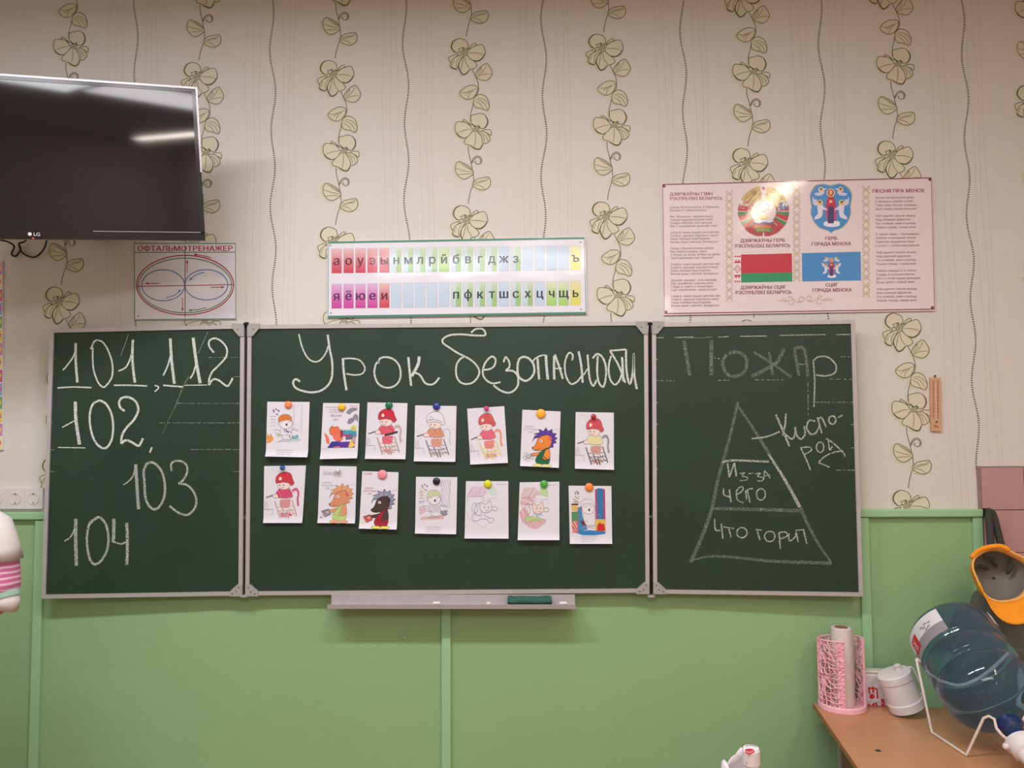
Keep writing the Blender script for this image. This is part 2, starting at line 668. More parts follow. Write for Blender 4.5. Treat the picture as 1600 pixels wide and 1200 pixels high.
SONG = ['Краса беларускага краю', 'І творчых думак узлёт,', 'Табе сваю песню складаю,', 'Мой горад герой-патрыёт.', '',
        'Хай удалеч песня ляціць', 'Над краінай дарагой,', 'Ты спявай, мая сталіца,', 'Родны горад, горад мой.', '',
        'І паркі твае, і бульвары,', 'Люблю я вячэрняй парой,', 'Паўсюль закаханыя пары', 'І шэпт, і смех над ракой.', '',
        'Хай удалеч песня ляціць', 'Над краінай дарагой,', 'Ты спявай, мая сталіца,', 'Родны горад, горад мой.', '',
        'Табою ганаруся я сёння,', 'І рады ў кожнай вясне,', 'Што ў гэтай красе маладой', 'Ёсць доля і праца мая.', '',
        'Хай удалеч песня ляціць', 'Над краінай дарагой,', 'Ты спявай, мая сталіца,', 'Родны горад, горад мой.']
ROW1 = 'аоуэынмлрйбвгджз    ъ'
ROW2 = 'яёюеи     пфктшсхцчщь'
load_glyphs(' ' + ''.join(HYMN) + ''.join(SONG) + 'ОФТАЛЬМОТРЕНАЖЕР' + 'ДЗЯРЖАЎНЫ ГІМН РЭСПУБЛІКІ БЕЛАРУСЬ ГЕРБ СЦЯГ ГОРАДА МІНСКА ПЕСНЯ ПРА МІНСК' + 'Словы М.Клімковіча, У.Карызны Музыка Н.Сакалоўскага' + ROW1 + ROW2 +
            'НЕ ИГРАЙ С ОГНЁМ ЧТОБЫ БЕДЫ НЕ СЛУЧИЛОСЬ ЗВОНИ 101 СПИЧКИ - НЕ ИГРУШКА ДЕТЯМ ДАША СОНЯ Алиса При пожаре звони LG ЗОЯ ИЯ ЛЁША' + "0123456789'", True)

# ================================================================ SETTING
XL, XR, YB = -3.2, 2.45, -10.5


def struct(o):
    o['kind'] = 'structure'
    return o


wf = struct(ob('wall_front', box((0.5 * (XL + XR), 0.06, CEIL / 2), (XR - XL, 0.12, CEIL)), M['wallpaper']))
struct(ob('wall_left', box((XL - 0.06, YB / 2, CEIL / 2), (0.12, -YB + 0.24, CEIL)), M['wallpaper']))
struct(ob('wall_right', box((XR + 0.06, YB / 2, CEIL / 2), (0.12, -YB + 0.24, CEIL)), M['wallpaper']))
struct(ob('wall_back', box((0.5 * (XL + XR), YB - 0.06, CEIL / 2), (XR - XL, 0.12, CEIL)), M['wallpaper']))
struct(ob('floor', box((0.5 * (XL + XR), YB / 2, -0.05), (XR - XL + 0.24, -YB + 0.24, 0.1)), M['floor']))
struct(ob('ceiling', box((0.5 * (XL + XR), YB / 2, CEIL + 0.05), (XR - XL + 0.24, -YB + 0.24, 0.1)), M['plaster']))

# green boarding on the lower wall: hardboard panels, battens over their joints, cap rail on top
pR = wallp(-0.012).pt(1533, 800).x
capz = WALL.pt(1440, 795).z
pan_x = [XL, WALL.pt(63, 950).x, WALL.pt(698, 1000).x, WALL.pt(1351, 950).x, pR]
for i in range(4):
    a, b = pan_x[i] + 0.0015, pan_x[i + 1] - 0.0015
    ob('wall_panel', box(((a + b) / 2, -0.003, (capz - 0.02) / 2), (b - a, 0.006, capz - 0.02)), M['green'], wf)
for i, xx in enumerate(pan_x[1:]):
    wd = 0.034
    if i == 3: xx -= wd / 2
    ob('batten', bevbox((xx, -0.0135, (capz - 0.03) / 2), (wd, 0.015, capz - 0.03), 0.002), M['green_trim'], wf)
ob('cap_rail', bevbox(((XL + pR) / 2, -0.014, capz - 0.014), (pR - XL, 0.028, 0.028), 0.004), M['green_trim'], wf)
# left wall boarding and cap
struct(ob('trim_1', box((XL + 0.01, YB / 2, capz / 2), (0.02, -YB, capz)), M['green']))
struct(ob('trim_2', box((XR - 0.01, YB / 2 - 0.5, capz / 2), (0.02, -YB - 1.0, capz)), M['green']))

# pink tiles to the right of the boarding
tz = WALL.pt(1560, 731).z
tx = WALL.pt(1530, 760).x + 0.004
ob('tile_bed', box(((tx - 0.012 + XR) / 2, -0.003, tz / 2 + 0.003), (XR - tx + 0.012, 0.006, tz + 0.006)), M['grout'], wf)
TS = 0.155
z = tz
tv, tf = box((TS / 2 - 0.001, 0, -TS / 2 + 0.001), (TS - 0.0028, 0.006, TS - 0.0028))
bm = bmesh.new()
_vs = [bm.verts.new(v) for v in tv]
for f in tf: bm.faces.new([_vs[i] for i in f])
bmesh.ops.bevel(bm, geom=list(bm.edges), offset=0.0012, segments=1, affect='EDGES')
tme = bpy.data.meshes.new('tile')
bm.to_mesh(tme)
bm.free()
tme.materials.append(M['tile'])
while z > 0.16:
    x = tx
    while x + TS < XR:
        o = bpy.data.objects.new('tile', tme)
        o.location = (x, -0.008 + random.uniform(-0.0004, 0.0004), z)
        o.parent = wf
        C.objects.link(o)
        x += TS
    z -= TS

# ---------------------------------------------------------------- wallpaper print
FL_OUT = (120, 112, 84)
FL_FILL = (218, 210, 188)
FL_HALO = (215, 208, 190)
PET = [
    [(280, 170), (310, 130), (350, 105), (365, 125), (320, 150)],
    [(180, 220), (80, 245), (80, 290), (100, 315), (115, 275)],
    [(225, 225), (150, 250), (110, 280), (90, 345), (110, 370), (155, 385), (175, 340), (200, 280)],
    [(245, 240), (190, 300), (175, 360), (215, 440), (260, 430), (290, 395), (345, 380), (370, 345), (330, 290), (285, 250)],
    [(150, 205), (110, 165), (105, 120), (130, 75), (175, 52), (225, 60), (265, 85), (280, 130), (265, 180), (215, 190)],
    [(275, 200), (310, 160), (360, 135), (425, 122), (455, 170), (460, 220), (430, 270), (380, 302), (320, 290), (275, 240)],
    [(300, 990), (250, 945), (225, 930), (215, 945), (260, 970)],
    [(420, 1050), (505, 1050), (508, 1110), (480, 1090)],
    [(360, 1070), (420, 1060), (470, 1090), (500, 1150), (460, 1190), (420, 1185), (400, 1120)],
    [(330, 1050), (270, 1110), (230, 1150), (235, 1190), (290, 1210), (340, 1245), (390, 1250), (420, 1200), (410, 1130), (370, 1070)],
    [(310, 980), (300, 930), (305, 890), (360, 875), (400, 868), (450, 890), (475, 940), (470, 990), (440, 1030), (380, 1020)],
    [(310, 1030), (260, 970), (200, 955), (150, 955), (130, 1010), (140, 1070), (175, 1110), (220, 1130), (270, 1110), (310, 1060)]]
LEAF = [
    [(365, 480), (355, 440), (400, 375), (470, 330), (500, 360), (530, 420), (520, 470), (470, 515), (410, 505)],
    [(375, 590), (330, 562), (270, 570), (220, 600), (185, 635), (200, 680), (265, 715), (320, 700), (355, 660)],
    [(330, 740), (345, 690), (400, 662), (460, 690), (485, 740), (495, 790), (475, 840), (420, 820), (360, 805), (335, 780)],
    [(320, 1505), (280, 1440), (220, 1400), (160, 1380), (130, 1430), (135, 1490), (170, 1545), (220, 1568), (270, 1550)],
    [(310, 1620), (350, 1575), (410, 1560), (480, 1555), (498, 1610), (480, 1660), (430, 1690), (370, 1680), (320, 1650)]]
VEIN = [[(365, 480), (385, 420), (410, 375), (415, 400), (385, 450)], [(375, 470), (430, 420), (475, 345)], [(380, 475), (440, 450), (520, 445)],
        [(370, 595), (300, 625), (240, 640), (190, 632)], [(330, 615), (285, 660), (270, 710)], [(300, 625), (240, 665)],
        [(345, 735), (400, 770), (430, 818)], [(350, 710), (430, 750), (478, 835)], [(370, 700), (440, 720), (490, 780)],
        [(315, 1490), (240, 1440), (165, 1385)], [(310, 1500), (220, 1480), (135, 1450)], [(310, 1515), (220, 1515), (145, 1520)], [(315, 1495), (260, 1440), (200, 1400)],
        [(315, 1625), (400, 1605), (480, 1560)], [(315, 1630), (390, 1645), (440, 1685)], [(330, 1610), (410, 1590), (440, 1600), (485, 1570)],
        [(285, 210), (370, 215), (440, 235)], [(240, 245), (215, 330), (200, 400)], [(250, 250), (255, 320), (300, 390)], [(200, 245), (160, 300), (155, 370)], [(130, 280), (105, 340)],
        [(300, 1035), (230, 1045), (150, 1075)], [(345, 1070), (345, 1150), (330, 1230)], [(380, 1075), (430, 1120), (440, 1180)], [(390, 1065), (450, 1110), (480, 1170)]]
STEM = [[(320, 395), (355, 470), (375, 520), (385, 590), (375, 650), (340, 700), (320, 790), (300, 860), (295, 950)],
        [(268, 1215), (270, 1280), (290, 1370), (310, 1480), (320, 1560), (315, 1630), (290, 1690), (268, 1780), (262, 1830)],
        [(295, 1410), (320, 1350), (365, 1325), (405, 1355), (400, 1400), (365, 1412), (335, 1390), (350, 1378)],
        [(305, 1400), (330, 1360), (365, 1340), (395, 1362), (390, 1398)]]
MM = 0.00245 / 6.667          # metres per unit of the motif drawing
pr = Print(lambda x, y, d: Vector(((x - 235) * MM, -d, -(y - 210) * MM)), base=0.0004, step=0.00001)
for p in PET + LEAF:
    cx = sum(q[0] for q in p) / len(p)
    cy = sum(q[1] for q in p) / len(p)
    pr.fill([(cx + (x - cx) * 1.12 - 22, cy + (y - cy) * 1.1 + 8) for x, y in p], FL_HALO, sm=3)
for s in STEM: pr.stroke(s, 8, FL_OUT, sm=5)
for p in PET:
    pr.fill(p, FL_FILL, sm=3)
    pr.stroke(p, 8, FL_OUT, sm=3, closed=True)
for p in LEAF:
    pr.fill(p, FL_FILL, sm=3)
    pr.stroke(p, 8, FL_OUT, sm=3, closed=True)
for s in VEIN: pr.stroke(s, 7, (140, 130, 100), sm=4, taper=True)
for s in (PET[4][:5], PET[3][1:6], PET[5][5:9], PET[10][5:9], PET[11][5:8], PET[9][4:8], PET[2][3:6]): pr.stroke(s, 14, (100, 94, 72), sm=4, taper=True)
for (cx, cy) in ((235, 205), (350, 1038)):
    pr.fill([(cx - 38, cy + 22), (cx - 30, cy - 12), (cx + 5, cy - 32), (cx + 38, cy - 26), (cx + 30, cy + 10), (cx + 5, cy + 28)], (168, 160, 132), sm=3)
    sgn = -1 if cy < 500 else 1
    for k in range(14):
        a = random.uniform(0.2, 2.2)
        r_ = random.uniform(38, 78)
        pr.ell(cx + sgn * r_ * math.cos(a), cy - r_ * math.sin(a) * 0.75, 6, 6, (78, 72, 56), n=6)
vine = pr.make('flower_vine_print', M['wall_print'], wf)
vme = vine.data
PER = WALL.pt(520, 378).z - WALL.pt(520, 117).z
PER = -PER
LEAN = math.radians(0.55)
lean_dx = math.tan(LEAN)
vV = [v.co.copy() for v in vme.vertices]
vC = [tuple(d.color)[:3] for d in vme.color_attributes['ink'].data]
vF = [tuple(p.vertices) for p in vme.polygons]


def cropped(lo, hi):
    F = [f for f in vF if all(lo < vV[i].z < hi for i in f)]
    me = bpy.data.meshes.new('flower_vine_print')
    me.from_pydata(vV, [], F)
    me.materials.append(M['wall_print'])
    a = me.color_attributes.new('ink', 'FLOAT_COLOR', 'POINT')
    a.data.foreach_set('color', [x for c in vC for x in (c[0], c[1], c[2], 1.0)])
    return me


first = True
for (ax_, ay_) in [(96, 211), (307, 120), (520, 117), (725, 83), (940, 76), (1165.5, 255), (1392, 243.5), (1610, 157), (-118, 120)]:
    a = WALL.pt(ax_, ay_)
    if ax_ == -118: a.x -= 0.02
    for k in range(-4, 6):
        zz = a.z + k * PER
        if zz + 0.06 < capz or zz - 0.62 > CEIL: continue
        whole = zz - 0.62 > capz and zz + 0.07 < CEIL
        if first and whole:
            o = vine
            first = False
        else:
            o = bpy.data.objects.new('flower_vine_print', vme if whole else cropped(capz - zz, CEIL - zz))
            o.parent = wf
            C.objects.link(o)
        o.location = (a.x - k * PER * lean_dx, 0, zz)
        o.rotation_euler = (0, -LEAN, 0)
for xx, y_ in [(213, 213), (425, 428), (632, 638), (850, 850), (1065, 1075), (1280, 1291), (1501, 1520)]:
    t0, t1 = WALL.pt(xx, -60), WALL.pt(y_, 500)
    V, F = [], []
    zz, k = CEIL - 0.02, 0
    while zz > capz + 0.004:
        t = (zz - t0.z) / (t1.z - t0.z)
        x = t0.x + (t1.x - t0.x) * t + 0.009 * math.sin(zz * 2 * PI / 0.31 + xx) + 0.003 * math.sin(zz * 2 * PI / 0.71 + 1)
        n = len(V)
        V += [(x - 0.0046, -0.0006, zz), (x, -0.0006, zz - 0.0032), (x + 0.0046, -0.0006, zz), (x, -0.0006, zz + 0.0032)]
        F.append((n, n + 1, n + 2, n + 3))
        zz -= 0.0088
    o = ob('dotted_line_print', (V, F), M['wall_print'], wf, cols=[srgb((112, 106, 84))] * len(V))
    o['kind'] = 'stuff'
pr = Print(lambda x, y, d: Vector((x, -d, y)), base=0.0002, step=0.0000001)
for i in range(8):
    bx = WALL.pt(105 + i * 214, 200).x
    for dx, am in ((0.17, 0.005), (0.2, 0.004), (0.225, 0.004), (0.315, 0.004), (0.34, 0.005), (0.36, 0.003)):
        ph = random.uniform(0, 6)
        P = [(bx + dx - (zz / 100 - 2.5) * 0.012 + am * math.sin(zz / 100 * 9 + ph), zz / 100) for zz in range(int(capz * 100) + 1, int(CEIL * 100), 4)]
        pr.stroke(P, 0.0022, (210, 201, 192))
o = pr.make('fine_line_print', M['wall_print'], wf)
o['kind'] = 'stuff'

# ================================================================ CHALKBOARD
YF = -0.045
PC = Plane((0, YF, 0), (0, -1, 0))
xl_in, xr_in = PC.pt(381, 700).x, PC.pt(1019, 700).x
PLf = Plane((xl_in, YF, 0), Vector((0.03, -1, 0)))
PRt = Plane((xr_in, YF, 0), Vector((-0.035, -1, 0)))
Q_L = [(79, 514), (382.5, 507.5), (379.5, 930), (66, 935)]
Q_C = [(387.5, 508), (1012, 502.5), (1014.5, 925.5), (384, 930)]
Q_R = [(1018.5, 505), (1335, 500), (1347.5, 931.5), (1020.5, 927)]
cb = thing('chalkboard', 'long green three-leaf chalkboard with white chalk writing and metal frame on the wall', 'chalkboard', (0, -0.03, at(700, 930, YF).z))


def lerp(a, b, t): return (a[0] + (b[0] - a[0]) * t, a[1] + (b[1] - a[1]) * t)


def leaf(name, q, pl, label, fw=6.2):
    inn = []
    n = 4
    for i in range(4):
        sx = 1 if i in (0, 3) else -1
        sy = 1 if i in (0, 1) else -1
        inn.append((q[i][0] + sx * fw, q[i][1] + sy * fw))
    p = ob(name, slab([(a[0] + 0.5 * (b[0] - a[0]), a[1] + 0.5 * (b[1] - a[1])) for a, b in zip(q, inn)], pl, 0.0, -0.014), M['board'], cb, label=label)
    for i in range(4):
        j = (i + 1) % 4
        ob('frame_rail', slab([q[i], q[j], inn[j], inn[i]], pl, 0.006, -0.018), M['alu'], p)
        a, b = lerp(q[i], inn[i], 0.45), lerp(q[j], inn[j], 0.45)
        c, d = lerp(q[j], inn[j], 0.6), lerp(q[i], inn[i], 0.6)
    return p


leafL = leaf('board_leaf', Q_L, PLf, 'left leaf with the chalk numbers')
leafC = leaf('board_leaf', Q_C, PC, 'wide middle leaf with the pinned drawings')
leafR = leaf('board_leaf', Q_R, PRt, 'right leaf with the chalk triangle')


def bracket(par, pl, pts):
    b = ob('corner_bracket', slab(pts, pl, 0.010, 0.0), M['bracket'], par)
    return b


def screw(par, pl, x, y):
    c = pl.pt(x, y, 0.010)
    ob('screw', lathe([(0.0022, 0), (0.002, 0.0012), (0.0005, 0.0016)], 8, c, pl.n), M['dark'], par)


for (par, pl, cx, sx) in ((leafL, PLf, 382.5, -1), (leafC, PC, 387.5, 1), (leafC, PC, 1012, -1), (leafR, PRt, 1018.5, 1)):
    ty = 507 if cx < 600 else 503.5
    by = 931 if cx < 600 else 927.5
    bx = cx - 3 if cx < 600 else cx + 2
    bracket(par, pl, [(cx, ty - 1), (cx + sx * 19, ty - 1), (cx + sx * 19, ty + 6), (cx + sx * 8, ty + 19), (cx, ty + 19)])
    screw(par, pl, cx + sx * 10, ty + 8)
    bracket(par, pl, [(bx, by), (bx, by - 18), (bx + sx * 8, by - 18), (bx + sx * 20, by - 7), (bx + sx * 20, by)])
    for (dx, dy) in ((9, 7), (5, 14), (15, 4)): screw(par, pl, bx + sx * dx, by - dy)
for cx, cb_ in ((385, 381.5), (1015.3, 1017.5)):
    for y0, y1 in ((507, 805), (812, 930)):
        fx = lambda y: cx + (cb_ - cx) * (y - 507) / 423
        a, b = at(fx(y0), y0, -0.036), at(fx(y1), y1, -0.036)
        ob('hinge_rod', tube([a, b], 0.0045, 8), M['dark'], cb)
    c = at(cx, 506, -0.05)
    ob('hinge_cap', lathe([(0.011, -0.004), (0.011, 0.003), (0.006, 0.006)], 12, c, (0, -0.3, 1)), M['black'], cb)
    c = at(cb_, 931, -0.05)
    ob('hinge_foot', lathe([(0.015, -0.003), (0.015, 0.003)], 14, c, (0, 0, 1)), M['alu'], cb)


def chalk(name, par, pl, org, strokes, m, label=None, sc=None):
    ox, oy, s = org
    pr_ = Print(lambda x, y, d: pl.pt(ox + x / s, oy + y / s, d), base=0.0004, step=0.000008)
    for w_, pts in strokes:
        # chalk lines wobble a little in width
        kf = 1.08 if m == 'chalk_faint' else 0.88
        pr_.stroke(pts, tuple(v * kf for v in w_) if isinstance(w_, tuple) else w_ * kf, (255, 255, 255), sm=6 if len(pts) > 2 else 0)
    return pr_.make(name, M[m], par, label)


def circ(cx, cy, rx, ry, n=10):
    return [(cx + rx * math.sin(2 * PI * i / n), cy - ry * math.cos(2 * PI * i / n)) for i in range(n + 1)]


Z3 = (60, 500, 4.706)
Z4 = (60, 700, 4.706)
chalk('chalk_number', leafL, PLf, Z3, [
    (13, [(180, 370), (230, 310), (265, 250), (275, 170)]), (21, [(275, 170), (275, 300), (287, 460)]),
    (14, [(385, 215), (410, 160), (440, 150), (480, 170), (520, 240), (545, 330), (540, 420), (500, 480), (475, 493), (440, 460), (410, 380), (400, 300), (400, 200)]),
    (13, [(590, 375), (640, 350), (670, 300), (690, 230)]), (21, [(695, 145), (692, 300), (710, 460)]),
    (12, [(140, 500), (250, 493), (390, 497)]), (12, [(555, 480), (680, 480), (800, 485)]), (11, [(855, 480), (882, 490), (880, 505), (855, 527)])], 'chalk', 'chalk number 101 with two underlined ones')
chalk('chalk_number', leafL, PLf, Z3, [
    (13, [(918, 408), (950, 340), (972, 260)]), (23, [(970, 135), (980, 300), (1000, 468)]), (13, [(918, 480), (1065, 492)]),
    (13, [(1115, 430), (1140, 390), (1162, 310)]), (25, [(1138, 130), (1160, 300), (1190, 465)]), (8, [(1075, 480), (1240, 478)]),
    (15, [(1290, 240), (1255, 190), (1260, 150), (1300, 135), (1350, 160), (1385, 210), (1380, 270), (1330, 330), (1280, 380), (1257, 430), (1255, 480)]),
    (16, [(1255, 480), (1280, 440), (1320, 440), (1385, 485), (1412, 460), (1430, 425)])], 'chalk', 'chalk number 112')
chalk('chalk_number', leafL, PLf, Z3, [
    (10, [(175, 790), (230, 760), (268, 740)]), (27, [(272, 600), (277, 740), (303, 915)]), (8, [(145, 937), (345, 940)]),
    (18, [(450, 590), (400, 620), (378, 700), (385, 800), (410, 880), (450, 930), (495, 942), (535, 890), (550, 800), (540, 700), (500, 620), (450, 590)]),
    (19, [(635, 670), (600, 640), (595, 600), (620, 570), (670, 570), (715, 600), (735, 660), (705, 730), (650, 790), (615, 850), (610, 910)]),
    (19, [(610, 910), (640, 885), (680, 895), (735, 925), (755, 900), (770, 870)]), (14, [(835, 935), (820, 975)])], 'chalk', 'chalk number 102')
chalk('chalk_number', leafL, PLf, Z4, [
    (12, [(625, 270), (670, 240), (702, 190), (715, 120)]), (27, [(715, 120), (725, 280), (737, 450)]),
    (20, [(800, 110), (775, 170), (780, 250), (785, 350), (810, 420), (850, 450), (890, 430), (925, 360), (930, 270), (910, 180), (870, 125), (830, 105), (790, 120)]),
    (17, [(980, 170), (980, 110), (1040, 95), (1085, 120), (1095, 170), (1070, 230), (1030, 262)]),
    (18, [(1030, 262), (1090, 270), (1140, 320), (1163, 390), (1145, 450), (1100, 490), (1050, 485), (1000, 455), (965, 425)])], 'chalk_mid', 'chalk number 103')
chalk('chalk_number', leafL, PLf, Z4, [
    (12, [(190, 687), (240, 650), (268, 590)]), (29, [(275, 520), (275, 700), (280, 865)]),
    (20, [(430, 515), (380, 550), (358, 640), (362, 740), (380, 820), (415, 855), (460, 830), (505, 750), (515, 660), (500, 570), (465, 520), (430, 512), (375, 560)]),
    (27, [(555, 520), (555, 600), (550, 690)]), (14, [(548, 690), (610, 705), (640, 690)]), (25, [(650, 550), (655, 700), (650, 860)])], 'chalk_mid', 'chalk number 104')


def dashed(a, b, w_, on=22, off=14):
    out = []
    L = math.hypot(b[0] - a[0], b[1] - a[1])
    t = 0
    while t < L:
        t2 = min(L, t + on * random.uniform(0.5, 1.6))
        out.append((w_ * random.uniform(0.6, 1.1), [lerp(a, b, t / L), lerp(a, b, t2 / L)]))
        t = t2 + off * random.uniform(0.4, 1.6)
    return out


st = [(6, [(665, 95), (640, 170), (605, 262)]), (6, [(1245, 90), (1175, 245)]), (10, [(1110, 410), (1060, 500), (1015, 620)]), (5, [(1015, 620), (960, 730), (905, 850)])]
chalk('ruled_chalk_lines', leafL, PLf, Z3, st[2:], 'chalk_faint', 'faint slanting chalk lines')['kind'] = 'stuff'
st = st[:2]
for y, x0 in ((275, 1250), (417, 1430), (613, 1020), (757, 890), (952, 1120), (1114, 1430)):
    st += dashed((x0, y), (1485, y), 5, 40, 12)
for y, x1 in ((284, 130), (425, 106), (622, 112), (757, 106), (953, 118), (1115, 118)): st.append((6, [(92, y), (x1, y)]))
chalk('ruled_chalk_lines', leafL, PLf, Z3, [(w_ * 0.6, p_) for w_, p_ in st], 'chalk_mid')['kind'] = 'stuff'

Z5 = (400, 500, 5.0)
Z6 = (700, 500, 5.0)
chalk('chalk_word', leafC, PC, Z5, [
    (13, [(335, 110), (360, 210), (400, 290), (450, 325), (500, 315), (545, 260), (565, 200)]),
    (18, [(560, 115), (575, 220), (595, 330), (595, 430), (570, 500), (510, 550), (440, 565), (370, 555), (310, 530), (290, 490), (310, 462), (345, 482)]),
    (20, [(680, 300), (685, 400), (707, 550)]), (13, [(670, 305), (740, 300), (810, 315), (850, 370), (835, 415), (780, 430), (705, 420)]),
    (16, [(955, 340), (970, 300), (1020, 290), (1080, 310), (1120, 360), (1130, 430), (1110, 490), (1060, 525), (1000, 525), (950, 490), (925, 420), (935, 350), (960, 320)]),
    (20, [(1190, 290), (1200, 400), (1212, 515)]), (26, [(1275, 285), (1265, 350), (1215, 440)]), (17, [(1235, 410), (1280, 430), (1320, 490), (1365, 505), (1400, 490), (1432, 450)])],
    'chalk', 'large chalk word at the left of the heading')
chalk('chalk_word', leafC, PC, Z6, [
    (16, [(180, 100), (215, 72), (265, 68), (290, 95), (285, 120), (200, 120), (100, 112), (10, 120), (-40, 150), (-38, 180), (10, 215), (80, 260), (160, 300), (215, 345), (245, 400), (230, 450), (190, 490), (135, 500), (90, 480), (65, 430), (65, 360), (90, 310), (130, 285)]),
    (16, [(275, 390), (320, 385), (360, 360), (372, 310), (345, 285), (310, 310), (280, 360), (272, 420), (300, 470), (350, 495), (410, 485)]),
    (16, [(435, 330), (450, 290), (475, 320), (480, 365), (450, 395)]), (17, [(450, 395), (510, 400), (545, 440), (545, 510), (510, 555), (465, 568), (410, 550), (355, 510)]),
    (19, [(560, 300), (545, 340), (545, 420), (570, 460), (610, 475), (650, 450), (675, 400), (665, 340), (630, 300), (590, 288), (560, 300)]),
    (20, [(700, 300), (705, 380), (712, 465)]), (13, [(665, 320), (690, 295), (740, 275), (775, 280)]), (23, [(765, 280), (770, 370), (780, 465)]),
    (21, [(830, 280), (828, 380), (830, 465)]), (19, [(835, 270), (870, 370), (897, 460)]), (13, [(825, 380), (890, 378)]),
    (15, [(970, 315), (975, 275), (950, 255), (925, 290), (912, 350), (920, 430), (945, 485), (970, 500), (1010, 480), (1050, 430)]),
    (19, [(1020, 245), (1040, 350), (1052, 490)]), (12, [(1060, 430), (1090, 380)]), (17, [(1090, 270), (1100, 400), (1110, 470), (1135, 515), (1160, 470)]),
    (17, [(1130, 300), (1165, 265), (1205, 290), (1230, 350), (1235, 430), (1215, 520), (1180, 490), (1165, 400), (1170, 280)]),
    (16, [(1275, 280), (1260, 330), (1255, 400), (1270, 470), (1305, 505), (1340, 470), (1360, 400), (1360, 290)]),
    (15, [(1265, 240), (1390, 230)]), (17, [(1265, 240), (1330, 350), (1385, 490)]), (20, [(1360, 290), (1370, 480)]),
    (19, [(1390, 230), (1395, 400), (1420, 500), (1445, 400), (1450, 260), (1455, 420), (1475, 540)])], 'chalk', 'long chalk word at the right of the heading')

Z7 = (1020, 500, 4.706)
Z8 = (1020, 700, 4.706)
chalk('chalk_word', leafR, PRt, Z7, [
    (23, [(228, 150), (250, 280), (272, 410)]), (26, [(430, 150), (430, 280), (430, 405)]), (8, [(165, 128), (320, 132), (440, 125)]),
    (22, [(560, 245), (600, 235), (660, 250), (690, 300), (680, 370), (630, 410), (570, 410), (525, 370), (515, 300), (545, 255)]),
    (18, [(740, 235), (860, 310), (1020, 420)]), (24, [(965, 210), (900, 320), (725, 415)]), (17, [(855, 235), (870, 320), (880, 405)]),
    (21, [(1040, 220), (1060, 320), (1072, 410)]), (20, [(1035, 215), (1080, 200), (1115, 220), (1130, 310), (1140, 415)]), (10, [(1070, 325), (1130, 325)])], 'chalk_faint', 'faint rubbed chalk word')
chalk('chalk_letter', leafR, PRt, Z7, [(12, [(1180, 300), (1190, 450), (1185, 640)]), (13, [(1180, 300), (1220, 270), (1290, 275), (1345, 330), (1340, 385), (1280, 410), (1200, 405)])], 'chalk_mid')
st = []
for a, b in (((15, 130), (80, 130)), ((160, 128), (300, 125)), ((480, 125), (560, 122)), ((640, 120), (840, 118)), ((930, 113), (1270, 107)), ((1350, 107), (1460, 107))):
    st.append((9, [a, b]))
for a, b in (((15, 445), (160, 448)), ((480, 445), (560, 442)), ((750, 440), (960, 440)), ((1300, 435), (1465, 437)), ((1200, 605), (1465, 605)), ((1350, 1103), (1485, 1105)), ((1140, 460), (1142, 700)), ((1380, 270), (1460, 272)), ((450, 278), (490, 285))):
    st += dashed(a, b, 7)
for y in (290, 608, 765, 935, 1095): st.append((7, [(15, y), (38, y)]))
for y in (270, 605, 770, 940, 1105): st.append((7, [(1455, y), (1475, y)]))
chalk('ruled_chalk_lines', leafR, PRt, Z7, [(w_ * 0.85, p_) for w_, p_ in st], 'chalk_mid')['kind'] = 'stuff'
chalk('chalk_triangle', leafR, PRt, Z7, [
    ((18, 26), [(625, 605), (580, 800), (525, 1010), (480, 1170), (430, 1400), (350, 1620), (278, 1782)]),
    ((14, 24), [(630, 640), (720, 770), (860, 990)]), ((20, 24), [(430, 1385), (700, 1392), (1080, 1402)]),
    ((10, 24), [(290, 1765), (420, 1738), (600, 1745), (900, 1775), (1315, 1788)]), ((22, 14), [(1085, 1380), (1150, 1525), (1230, 1665), (1312, 1782)])], 'chalk_faint', 'faint sides of the chalk triangle')
chalk('chalk_triangle_line', leafR, PRt, Z7, [
    ((18, 30), [(850, 985), (980, 1190), (1080, 1375)]), (17, [(510, 1045), (600, 1032), (855, 1042)]), (13, [(725, 872), (830, 860), (935, 820)])], 'chalk_mid', 'bright strokes of the chalk triangle')
chalk('chalk_word', leafR, PRt, Z7, [
    (16, [(905, 695), (950, 800), (1005, 930)]), (15, [(980, 685), (972, 770), (955, 850)]), (14, [(965, 830), (1020, 875), (1045, 840), (1045, 785), (1060, 850), (1095, 875), (1120, 830), (1110, 780)]),
    (14, [(1195, 745), (1150, 740), (1132, 790), (1160, 838), (1200, 828), (1228, 770)]), (13, [(1210, 715), (1225, 770), (1242, 832)]), (13, [(1212, 735), (1240, 718), (1275, 788)]),
    (14, circ(1320, 735, 26, 30)), (12, [(1362, 716), (1395, 700)]),
    (12, [(1090, 945), (1130, 1030), (1160, 1105)]), (11, [(1085, 940), (1150, 935), (1165, 960), (1110, 990)]), (11, circ(1230, 935, 27, 38)),
    (11, [(1290, 880), (1300, 955), (1320, 930)]), (12, [(1275, 872), (1320, 900), (1400, 975), (1412, 1005)]), (11, [(1220, 1045), (1270, 1000), (1340, 970), (1400, 965)]), (11, [(1218, 1048), (1300, 1082)])], 'chalk_mid', 'slanting chalk word right of the triangle')
